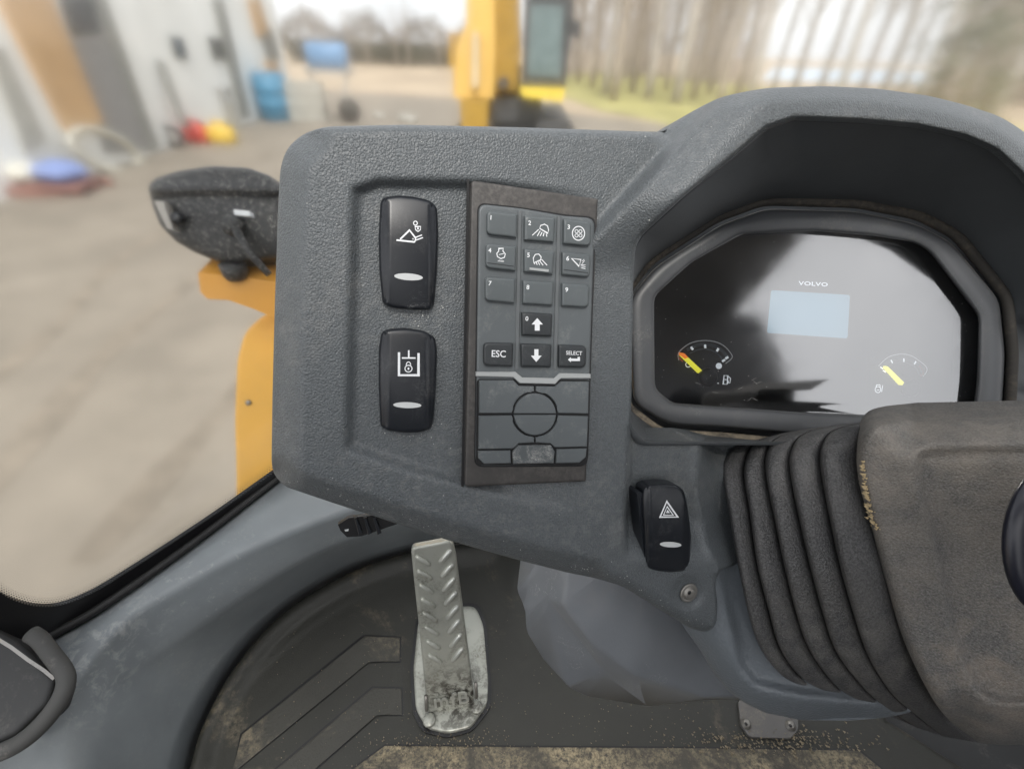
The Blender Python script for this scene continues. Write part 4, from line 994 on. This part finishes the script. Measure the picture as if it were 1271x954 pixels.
for d_, (x, y) in {'1': (609.3, 270.4), '2': (657.4, 277), '3': (705.9, 282), '4': (608, 311), '5': (656, 316.8), '6': (704.6, 321), '7': (608, 351.8), '8': (655.2, 356.7), '9': (703.4, 359.8), '0': (654, 395.6)}.items():
    arts[d_].text(d_, x, y, 5.6, 4, bold=.02)
a = arts['2']; a.line(ZA((655, 275), (665, 245), (705, 232), (735, 250), (745, 290), (738, 325)), 1.1, True)
for p in (((645, 285), (580, 345)), ((660, 300), (630, 352)), ((680, 312), (660, 352)), ((700, 320), (690, 355)), ((722, 330), (728, 360))): a.line(ZA(*p), 1.1)
a = arts['3']; a.line(circ(*ZA((1050, 325))[0], 7.6, 8.6, 24), 1.2, True)
for dx, dy in ((-20, -20), (20, -20), (-20, 22), (20, 22)): a.line(circ(*ZA((1050 + dx, 325 + dy))[0], 2.0, 2.0, 10), .8, True)
a = arts['4']; a.line(ZA((238, 480), (285, 477), (280, 503), (305, 535), (295, 570), (260, 582), (225, 562), (218, 530), (238, 505)), 1.1, True); a.line(ZA((240, 542), (290, 530)), .8); a.text('r/min', *ZA((260, 606))[0], 2.6, 4, bold=.02)
a = arts['5']; a.line(ZB((595, 215), (590, 165), (610, 130), (645, 125), (670, 155), (665, 185)), 1.1, True)
for p in (((600, 210), (605, 230)), ((620, 210), (630, 235)), ((640, 205), (655, 237)), ((655, 195), (690, 240)), ((675, 180), (730, 240))): a.line(ZB(*p), 1.1)
a = arts['6']; a.line(ZB((980, 170), (1075, 182), (1055, 250)), 1.2, True); a.line(ZB((1085, 225), (1112, 190)), .7); a.line(ZB((1085, 200), (1108, 178)), .7)
a.line(ZB((1072, 233), (1120, 238), (1075, 250), (1120, 256), (1078, 268), (1120, 274)), 1.1)
arts['0'].poly(ZC((605, 185), (655, 185), (655, 248), (605, 248))); arts['0'].poly(ZC((630, 120), (688, 185), (572, 185)))
arts['dn'].poly(ZC((600, 437), (642, 437), (642, 502), (600, 502))); arts['dn'].poly(ZC((565, 502), (675, 502), (620, 567)))
arts['esc'].text('ESC', *ZC((237, 487))[0], 8.6, 2, wid=.95, bold=.012)
a = arts['sel']; a.text('SELECT', *ZC((1005, 478))[0], 4.9, 2, wid=.92, bold=.012); a.poly(ZC((942, 543), (972, 516), (972, 570))); a.poly(ZC((972, 531), (1040, 533), (1040, 557), (972, 557))); a.poly(ZC((1040, 515), (1065, 515), (1065, 557), (1040, 557)))
for k_, a in arts.items():
    A_ = a.v; pts_all = a; a.on('legend', kpl, LH, M_white, KO[k_])
prism('indicator_bar', ZB((555, 262), (748, 283), (745, 308), (552, 285)), kpl, M_div, KO['5'], KH, KH + .0008)
for k_, off in (('4', 0), ('6', 0)):
    q = Ks[k_]; A = Art(); A.line([(q[3][0] + 2, q[3][1] - 6.5), (q[2][0] - 2, q[2][1] - 6.0)], .7); A.on('moulded_line', kpl, LH, M_frit, KO[k_])
cc = (664, 514)
def arcp(a0, a1, r_=29): return circ(cc[0], cc[1], r_, r_ * .99, 10, a0, a1)
btn = {
 'blank_button': [
  [(595, 472), (637, 472), (644, 479), (662.5, 479.5)] + arcp(268, 183) + [(595, 512.5)],
  [(731, 473.5), (697, 473.5), (689, 480), (665.5, 479.5)] + arcp(272, 357) + [(730, 513)],
  [(594.5, 516), ] + arcp(177, 92) + [(662.5, 549), (644, 550), (637, 556.5), (594, 557)],
  [(730, 516.5), ] + arcp(3, 88) + [(665, 549), (683, 550), (689, 555), (728.5, 554)],
  circ(cc[0], cc[1], 26, 26, 14, 182, 358), circ(cc[0], cc[1], 26, 26, 14, 2, 178),
  [(637, 575.5), (636, 561), (643, 552.5), (684, 552.5), (688.5, 560), (687, 574.5)],
  [(593.5, 559.5), (633.5, 559), (634, 574.5), (601, 575.5), (594, 569)],
  [(691, 557.5), (728, 556.5), (727, 567), (719, 574), (690, 574.5)]]}
bl = ['upper left blank button', 'upper right blank button', 'lower left blank button', 'lower right blank button', 'upper half of the round centre button', 'lower half of the round centre button', 'scratched middle tab', 'bottom left corner button', 'bottom right corner button']
prism('button_bed', rounded([(592, 470), (733, 471), (729, 577), (591, 577)], 6), kpl, M_frit, kp, .005, .0059)
M_scr = mat('scratched_tab', (.085, .095, .10), .45, dust=1, dcol=(.42, .42, .40), dscale=90, dlo=.42, dhi=.6)
for i, P_ in enumerate(btn['blank_button']):
    prism('blank_button', P_, kpl, M_scr if i == 6 else M_pad, kp, .0055, .0078, bev=.9, label=bl[i])

# ================================================================== rocker switches
def rocker(name, label, ol, pl, h0, marks, lens_c, lens_r, lens_rot, tilt=0.0):
    P_ = np.array(ol); yc = (P_[:, 1].min() + P_[:, 1].max()) / 2; hh = (P_[:, 1].max() - P_[:, 1].min()) / 2; xc = (P_[:, 0].min() + P_[:, 0].max()) / 2; wh = (P_[:, 0].max() - P_[:, 0].min()) / 2
    t = thing(name, label, 'switch', pl.pt(xc, yc, h0))
    def hf(X, Y, dd=None):
        y = (Y - yc) / hh; return h0 + .0085 - .0030 * y * y + tilt * y - .0004 * ((X - xc) / wh) ** 2
    so_ = dens(rounded([tuple(p) for p in ol], 5), 3)
    def hfn(X, Y, dd):
        h = hf(X, Y); sx = np.abs(X - xc) / wh
        return h - .0016 * ss(.72, .80, sx) - .0006 * ss(.8, 1, sx)
    sheet('rocker', so_, pl, M_black, t, step=4, bstep=2.5, rnd=4, rh=.0022, skirt=.009, hfn=hfn)
    hh_ = lambda X, Y: hf(X, Y)
    marks.on('symbol', pl, .0002, M_white, t, hf=hh_)
    A = Art(); P2 = circ(lens_c[0], lens_c[1], lens_r[0], lens_r[1], 24, rot=lens_rot); c_ = lens_c
    b = len(P2); A.add(P2 + [c_], [(i, (i + 1) % b, b) for i in range(b)]); A.on('indicator_lens', pl, .0003, M_print, t, hf=hh_)
    # dark gap round the switch in the shell
    return t
Z4 = lambda *p: zz((480, 260), 9.54, p)
ZR = lambda *p: zz((440, 220), 2.806, p)
A = Art(); A.line(Z4((115, 362), (330, 385)), 2.1); A.line(Z4((160, 352), (270, 245), (345, 342)), 2.1); A.line(Z4((345, 338), (330, 388)), 1.4)
A.line(Z4((338, 332), (418, 302)), 1.4); A.line(Z4((340, 365), (430, 333)), 1.4); A.line(Z4((300, 348), (322, 348)), .7); A.line(Z4((311, 337), (311, 360)), .7)
A.line(circ(*Z4((340, 162))[0], 2.4, 2.5, 14), 1.1, True); A.line(Z4((335, 202), (402, 202), (398, 240), (370, 262), (342, 240)), 1.1, True); A.poly(circ(*Z4((370, 225))[0], 1.1, 1.5, 8))
rocker('rocker_switch', 'upper left black rocker switch with bucket and open padlock symbol', ZR((100, 70), (150, 63), (210, 68), (265, 82), (288, 105), (292, 200), (287, 330), (277, 445), (262, 462), (200, 462), (130, 455), (98, 440), (87, 330), (84, 200), (90, 88)), dpl, -.0065, A, Z4((258, 797))[0], (17.8, 4.3), 4)
A = Art(); A.line(ZR((155, 609), (155, 689), (223, 689), (223, 612)), 2.9); A.line(ZR((165, 629), (213, 629)), 1.9); A.line(ZR((189, 602), (189, 629)), 2.0)
A.line([(p[0], p[1]) for p in circ(*ZR((188, 654))[0], 2.8, 4.0, 12, 180, 360)], 1.1); A.line(circ(*ZR((188, 666))[0], 4.4, 4.2, 16), 1.2, True); A.poly(circ(*ZR((188, 666))[0], 1.2, 1.6, 8))
rocker('rocker_switch', 'lower left black rocker switch with cylinder and padlock symbol', ZR((93, 540), (120, 528), (180, 525), (240, 534), (280, 556), (288, 600), (284, 720), (276, 840), (266, 876), (230, 888), (170, 890), (110, 880), (90, 865), (84, 720), (85, 600)), dpl, -.0065, A, ZR((184, 793))[0], (17.6, 3.7), 1.5)
ZH = lambda *p: zz((740, 560), 3.973, p)
A = Art()
for (T3, w_) in ((((348, 246), (402, 323), (315, 323)), 2.0), (((350, 272), (380, 314), (332, 313)), 1.3)): A.line(ZH(*T3), w_, True)
A.poly(ZH((352, 287), (364, 303), (344, 303)))
hz = rocker('rocker_switch', 'black hazard warning switch with white triangle beside the ribbed steering column boot', ZH((230, 178), (262, 164), (340, 158), (400, 165), (430, 190), (445, 240), (462, 360), (468, 420), (462, 560), (440, 588), (380, 596), (300, 590), (255, 575), (244, 545), (236, 380), (226, 240)), dpl, -.004, A, ZH((367, 459))[0], (13.4, 3.4), 3)
prism('side_flank', ZH((199, 205), (214, 196), (232, 210), (246, 545), (236, 520)), dpl, M_black, hz, -.012, -.001, bev=.5)

# ================================================================== black latch under the dash
lt = thing('latch', 'small black plastic latch under the lower left edge of the dashboard', 'latch', D(450, 650, .30))
lpl = Pl(D(450, 650, .31), dpl.n)
ZL = lambda *p: zz((400, 610), 4.888, p)
prism('body', ZL((95, 200), (160, 160), (330, 140), (470, 190), (240, 270), (150, 275), (110, 235)), lpl, M_frit, lt, .0, .004)
for x in (205, 262, 320): prism('tooth', ZL((x - 12, 160), (x + 6, 156), (x + 40, 250), (x + 15, 262)), lpl, M_black, lt, .003, .0062, bev=.8)
prism('wear_mark', ZL((135, 232), (160, 226), (158, 238), (140, 240)), lpl, M_print, lt, .004, .0044)
# ================================================================== lower column cover
lc = thing('column_lower_cover', 'scratched blue-grey faceted plastic cover under the dashboard above the floor mat', 'cover', D(780, 800, .5))
Z6 = lambda x, y: zz((600, 680), 2.542, [(x, y)])[0]
cv = {
 'a': (*Z6(120, 10), .47), 'b': (*Z6(106, 132), .445), 'c': (*Z6(132, 190), .450), 'd': (*Z6(136, 262), .455), 'e': (*Z6(190, 350), .468), 'f': (*Z6(268, 436), .478), 'g': (*Z6(330, 468), .485),
 'h': (*Z6(500, 478), .49), 'i': (*Z6(700, 478), .50), 'j': (*Z6(1100, 470), .52), 'k': (*Z6(1100, 0), .50), 'l': (*Z6(180, 50), .425), 'm': (*Z6(260, 80), .400), 'n': (*Z6(500, 0), .395), 'o': (*Z6(205, 165), .425), 'p': (*Z6(250, 180), .400),
 'q': (*Z6(380, 385), .440), 'r': (*Z6(480, 400), .425), 's': (*Z6(700, 470), .47), 't': (*Z6(450, -60), .395), 'u': (*Z6(120, -60), .45), 'w': (*Z6(700, 0), .43), 'x': (*Z6(330, 290), .405)}
cf = ['abcl' , 'alu', 'lmtu', 'clop'[0:1] + 'lo', 'cdo', 'deo', 'efqo'[0:2] + 'o', 'efo', 'foq', 'fgq', 'gqrh', 'hrsi', 'lmpo', 'opxq', 'mntp'[0:2] + 'p', 'mnt', 'npx', 'xnr', 'xqr', 'nwsr', 'wkjs', 'sji']
cf = [f for f in dict.fromkeys(cf) if f not in ('deo'[:0],)]
def facet():
    names = list(cv); idx = {n: i for i, n in enumerate(names)}; V = [D(*cv[n]) for n in names]
    fs = []
    for f in ['abl', 'bcl', 'alu', 'lmu', 'mtu', 'clo', 'cdo', 'deo', 'efo', 'foq', 'fgq', 'gqh', 'qrh', 'hrs', 'hsi', 'lmo', 'mpo', 'opq', 'pxq', 'mnp', 'mnt', 'npx', 'nrx', 'xqr', 'nwr', 'wsr', 'wks', 'kjs', 'sji']:
        fs.append([idx[q] for q in f])
    o = obj('cover_shell', V, fs, M_lower, lc, smooth=True)
    me = o.data; bm = bmesh.new(); bm.from_mesh(me)
    bmesh.ops.bevel(bm, geom=[e for e in bm.edges if not e.is_boundary and e.calc_face_angle(0) > R(9)], offset=.004, segments=3, profile=.5, affect='EDGES', clamp_overlap=True)
    bmesh.ops.recalc_face_normals(bm, faces=bm.faces); bm.to_mesh(me); bm.free()
    me.polygons.foreach_set('use_smooth', [True] * len(me.polygons)); me.set_sharp_from_angle(angle=R(30))
    so_ = o.modifiers.new('s', 'SOLIDIFY'); so_.thickness = .003
facet()
# column surround (collar) – rounded band that runs under the boot
spl = Pl.three((880, 720, .365), (1050, 870, .36), (960, 600, .36))
sur = [(886, 700), (900, 690), (1010, 690), (1150, 860), (1130, 884), (1100, 890), (1050, 894), (993, 893), (950, 884), (925, 872), (905, 858), (886, 835), (870, 808), (846, 774), (850, 750), (884, 745)]
def sur_h(X, Y, dd):
    rl = [(889, 700), (891, 719), (903, 778), (915, 829), (934, 853), (993, 865), (1072, 875), (1140, 880)]
    d_ = dist_line(X, Y, rl); ins = inside(X, Y, rl + [(1200, 600), (889, 600)])
    lo = [(846, 774), (870, 808), (886, 835), (905, 858), (925, 872), (950, 884), (993, 893), (1100, 890)]
    return np.where(ins, -.010 * ss(0, 14, d_), 0) - .022 * np.clip(1 - dist_line(X, Y, lo) / 34, 0, 1) ** 1.8
sheet('surround', rounded(sur, 6), spl, M_lower2, lc, step=5, bstep=4, rnd=4, rh=.002, skirt=.03, hfn=sur_h)

# ================================================================== steering column boot
bt = thing('steering_column', 'dusty ribbed black rubber steering column boot with dirty grey-brown top cover', 'steering column', D(1080, 700, .33))
Z8 = lambda pts: zz((880, 500), 2.102, pts)
curves = [
 [(150, 92), (120, 97), (70, 110), (38, 150), (35, 190), (50, 280), (75, 420), (105, 560), (135, 640), (190, 710), (260, 745), (385, 782)],
 [(215, 76), (185, 80), (120, 105), (95, 150), (92, 200), (105, 280), (125, 420), (155, 540), (185, 640), (240, 715), (310, 755), (425, 800)],
 [(275, 66), (240, 70), (172, 95), (148, 140), (150, 200), (168, 290), (195, 420), (225, 540), (260, 640), (320, 725), (380, 772), (480, 818)],
 [(365, 54), (330, 58), (246, 82), (213, 128), (212, 185), (232, 290), (262, 420), (294, 540), (330, 645), (392, 730), (450, 785), (540, 845)],
 [(465, 44), (430, 48), (330, 70), (295, 110), (290, 165), (310, 280), (340, 420), (375, 545), (415, 660), (472, 752), (530, 805), (610, 868)],
 [(580, 38), (540, 40), (432, 58), (395, 90), (385, 135), (392, 210), (425, 330), (462, 470), (505, 610), (560, 730), (618, 818), (705, 886)]]
curves = [[tuple(p) for p in Z8(c_)] for c_ in curves]
Dc = [.352, .345, .336, .326, .315, .303]
NT = 72
def bend(t_): return .055 * abs(2 * t_ - 1) ** 3.2 + .012 * abs(2 * t_ - 1)
def boot():
    cr = [resample(spline(c_, 160), NT) for c_ in curves]
    def rowf(i, s_, dd_): return [D(*(cr[i][j] * (1 - s_) + cr[min(i + 1, 5)][j] * s_), (Dc[i] * (1 - s_) + Dc[min(i + 1, 5)] * s_) + bend(j / (NT - 1)) + dd_) for j in range(NT)]
    for i in range(5):
        rows = []
        # steep riser at the left side of a fold, rounded crest, long slope into next groove
        prof = [(0.0, .024), (.0, .0110), (.02, .0045), (.06, .0008), (.12, -.0006), (.24, -.0008), (.45, .0006), (.7, .0030), (.9, .0062), (1.0, .0110)]
        for s_, e in prof: rows.append(rowf(i, s_, e))
        if i == 0: rows = [[p + (CAM - p) * -.12 for p in rows[0]]] + rows
        n = NT; v = [p for r_ in rows for p in r_]; fs = []
        for a_ in range(len(rows) - 1): fs += [(a_ * n + j, a_ * n + j + 1, (a_ + 1) * n + j + 1, (a_ + 1) * n + j) for j in range(n - 1)]
        obj('boot_fold', v, fs, M_boot, bt)
boot()
vpl = Pl.three((1100, 560, .296), (1100, 850, .318), (1300, 700, .262))
c5 = [tuple(p) for p in spline(curves[5], 50)]
cov = c5[1:] + [(1240, 924), (1340, 922), (1340, 517), (1180, 518)]
crease = [(1350, 557), (1213, 557), (1150, 559), (1140, 566), (1141, 585), (1146, 619), (1165, 690), (1184, 785), (1203, 833), (1222, 862), (1250, 868), (1350, 868)]
def cov_h(X, Y, dd):
    ins = inside(X, Y, crease); d_ = dist_line(X, Y, crease); s_ = np.where(ins, d_, -d_)
    h = -.0085 * ss(-4, 5, s_)
    h -= .0015 * np.exp(-(dist_line(X, Y, [(1240, 515), (1262, 540), (1300, 575)]) / 1.6) ** 2)
    h += -.045 * np.clip(1 - dist_line(X, Y, [(1137, 516), (1340, 516)]) / 60, 0, 1) ** 2
    h += -.040 * np.clip(1 - dist_line(X, Y, [(1190, 905), (1213, 922), (1240, 924), (1340, 922)]) / 55, 0, 1) ** 2
    h += .004 * ss(0, 200, X - 1100)
    return h
sheet('top_cover', cov, vpl, M_cover, bt, step=6, bstep=4, rnd=14, rh=.010, skirt=.05, hfn=cov_h)
# torn crumbling lip on the cover's edge
def torn():
    rnd = random.Random(11); B = MB()
    for i in range(240):
        t_ = rnd.random(); y = 572 + 85 * t_; x = np.interp(y, [572, 610, 640, 657], [1071, 1075, 1081, 1090]) + rnd.gauss(0, 1.3 + 2.8 * max(0, t_ - .5)) ; p = vpl.pt(x, y, rnd.uniform(-.007, .0005)); s_ = rnd.uniform(.0004, .0013)
        B.add([p + Vector((s_, 0, 0)), p + Vector((-s_, s_, 0)), p + Vector((-s_ * .4, -s_, s_ * .3)), p + Vector((0, -s_ * .5, s_ * 1.5))], [(0, 1, 2), (0, 1, 3), (1, 2, 3), (2, 0, 3)])
    o = B.build('torn_foam', mat('torn_foam_tan', (.55, .43, .25), .9), bt, smooth=False); o['kind'] = 'stuff'
torn()
# dark round knob at the right edge
kb = thing('steering_knob', 'glossy blue-black round knob with white scratches cut off by the right edge', 'knob', D(1310, 668, .2))
def knob():
    c = D(1312, 670, .215); fwd = ROT @ Vector((0, 0, -1)); ax = (CAM - c).normalized(); B = MB()
    rx = 66 * .215 / F * 1.05; pr = []
    up = ROT @ Vector((0.06, 1, 0)); rt = ROT @ Vector((1, -.06, 0)); n = 40; v = []; fs = []
    for i in range(15):
        a_ = math.pi / 2 * (i / 14); hh = math.cos(a_) ; rr = math.sin(a_) ** .8
        for k in range(n):
            b_ = k * 2 * math.pi / n; v.append(c + rt * math.cos(b_) * rr * rx + up * math.sin(b_) * rr * rx * 1.42 + ax * hh * .012)
    for k in range(n):
        b_ = k * 2 * math.pi / n; v.append(c + rt * math.cos(b_) * rx * .9 + up * math.sin(b_) * rx * 1.3 - ax * .02)
    for i in range(15): fs += [(i * n + k, i * n + (k + 1) % n, (i + 1) * n + (k + 1) % n, (i + 1) * n + k) for k in range(n)]
    obj('cap', v, fs, M_knob, kb)
    MB().tube([c - ax * .015, c - ax * .05], .012, 14).build('stem', M_black, kb)
knob()

# ================================================================== outside mirror, bracket, guard
mpl = Pl.three((190, 260, .86), (340, 260, .86), (260, 330, .87))
ZM = lambda *p: zz((160, 180), 3.408, p)
mr = thing('side_mirror', 'dust-speckled black side mirror housing outside the windscreen', 'mirror', D(265, 270, .88))
mol = [tuple(p) for p in ZM((80, 185), (85, 165), (110, 140), (200, 110), (350, 88), (500, 95), (600, 130), (650, 180), (690, 260), (690, 420), (632, 482), (560, 487), (450, 505), (380, 495), (280, 455), (200, 410), (130, 340), (95, 250))]
def mir_h(X, Y, dd):
    y0 = 238 + .00025 * (X - 265) ** 2
    return .030 * np.sqrt(np.clip(dd / 60, 0, 1)) - .010 * ss(-3, 8, Y - y0) + .005 * np.exp(-((Y - y0 + 5) / 6) ** 2)
sheet('housing', rounded(mol, 6), mpl, M_mirror, mr, step=4, bstep=3, rnd=7, rh=.010, skirt=.05, hfn=mir_h)
prism('reflector_strip', ZM((104, 236), (143, 236), (184, 360), (158, 352)), mpl, M_reflector, mr, .008, .026)
MB().lathe(mpl.pt(*ZM((212, 312))[0], .016), mpl.n, [(.0095, 0), (.0095, .010), (.007, .013)], 18).build('bolt', M_black, mr)
prism('sticker', ZM((440, 272), (505, 278), (512, 300), (443, 294)), mpl, M_white, mr, .012, .031)
MB().lathe(mpl.pt(*ZM((448, 342))[0], .016), mpl.n, [(.019, 0), (.019, .012), (.014, .020), (.004, .023)], 20).build('ball_joint', M_mirror, mr)
MB().tube([mpl.pt(*ZM((448, 350))[0], .030), mpl.pt(*ZM((500, 450))[0], .030), mpl.pt(*ZM((590, 545))[0], .028)], [.008, .007, .006], 10).build('mirror_arm', M_mirror, mr)
MB().lathe(mpl.pt(*ZM((435, 500))[0], -.01), (0, 0, -1), [(.024, 0), (.022, .02), (.016, .030)], 18).build('collar', M_mirror, mr)
yb = thing('mirror_bracket', 'orange-yellow folded steel bracket carrying the side mirror', 'bracket', D(300, 350, .92))
ypl = Pl.three((250, 350, .90), (345, 350, .90), (300, 390, .915))
prism('front_flange', ZM((290, 540), (300, 620), (330, 650), (420, 655), (520, 690), (640, 740), (800, 780), (800, 590), (615, 575), (300, 538)), ypl, M_yel, yb, -.006, .0)
v = [ypl.pt(*p, 0) for p in ZM((290, 540), (300, 500), (380, 490), (800, 500), (800, 590), (615, 575))]
tpv = [ypl.pt(*p, 0) for p in ZM((292, 538), (615, 573), (800, 588))]; bk = [p + Vector((0, .075, .012)) for p in tpv]
obj('top_flange', tpv + bk + [p - Vector((0, 0, .005)) for p in tpv + bk], [(0, 1, 4, 3), (1, 2, 5, 4), (6, 9, 10, 7), (7, 10, 11, 8), (0, 3, 9, 6), (3, 4, 10, 9), (4, 5, 11, 10)], M_yel, yb, smooth=False)
gp = thing('guard_post', 'pale yellow rounded steel guard outside the windscreen left of the dashboard', 'guard', D(320, 500, 1.0))
gpl = Pl.three((300, 450, 1.0), (345, 450, 1.0), (320, 600, 1.0))
gol = rounded([(345, 380, 1), (322, 394, 10), (303, 412, 12), (294, 446, 10), (291, 520, 5), (293, 590, 5), (292, 720, 1), (520, 640, 1), (520, 400, 1)], 8)
sheet('plate', gol, gpl, M_yel2, gp, step=12, rnd=5, rh=.008, skirt=.05)
MB().lathe(gpl.pt(308, 499, 0), gpl.n, [(.006, 0), (.006, .003), (.004, .004)], 12).build('bolt', M_bolt, gp)

# ================================================================== cab shell behind the viewer: shapes the gauge reflection and blocks light
M_cab = mat('cab_lining', (.13, .135, .15), .7)
rf = thing('cab_roof', 'dark cab roof and rear pillar behind the viewer, shaped for the gauge glass reflection', 'roof', (0, -.1, 1.72))
B = MB()   # roof ring; hatch added to let more light into the cabin
B.box((.845, -.25, 1.74), (.57, 1.5, .06)); B.box((-.86, -.25, 1.74), (.10, 1.5, .06)); B.box((-.125, -.755, 1.74), (1.37, .49, .06)); B.box((-.125, .475, 1.74), (1.37, .05, .06))
B.build('roof_panel', M_cab, rf, smooth=False, kind='stuff')
def slabx(name, pts, x, t_):
    n = len(pts); v = [Vector((x, a, b)) for a, b in pts] + [Vector((x + t_, a, b)) for a, b in pts]
    obj(name, v, [tuple(range(n)), tuple(range(2 * n - 1, n - 1, -1))] + [(i, (i + 1) % n, n + (i + 1) % n, n + i) for i in range(n)], M_cab, rf, smooth=False)
def slaby(name, pts, y, t_):
    n = len(pts); v = [Vector((a, y, b)) for a, b in pts] + [Vector((a, y - t_, b)) for a, b in pts]
    obj(name, v, [tuple(range(n)), tuple(range(2 * n - 1, n - 1, -1))] + [(i, (i + 1) % n, n + (i + 1) % n, n + i) for i in range(n)], M_cab, rf, smooth=False)
slabx('door_pillar', [(-.34, 1.71), (-.26, 1.54), (-.15, 1.37), (-.10, 1.2), (-.11, 1.1), (-.18, .9), (-.1, .3), (.12, .3), (.16, 1.71)], 1.1, .05)  # unseen pillar, outline shaped to darken the gauge reflection's upper right
slaby('unseen_rear_wall', [(-.80, -.03), (.449, -.03), (.449, .75), (-.80, .75)], -.92, .05)  # low wall added to darken the sill and floor
slabx('unseen_right_wall', [(-.86, -.02), (.80, -.02), (.80, .62), (-.86, .70)], 1.16, .04)  # added with the rear wall to cut light low in the cab
st = thing('unseen_seat', 'dark driver seat added unseen behind the viewer to block light', 'seat', (-.02, -.55, 0))  # unseen seat, added to keep light off the sill and floor
sheet_box(Vector((-.02, -.52, .40)), .50, .50, .13, .3).build('seat_cushion', M_dark, st)
sheet_box(Vector((-.02, -.80, .50)), .48, .13, .62, .4).build('backrest', M_dark, st)
sheet_box(Vector((-.02, -.52, -.02)), .34, .34, .415, .1).build('pedestal', M_black, st)
slaby('rear_pillar', [(.45, -.03), (1.20, -.03), (1.28, 1.5), (1.24, 1.71), (.45, 1.71)], -.92, .06)  # unseen broad panel, shaped to darken the gauge reflection's left side
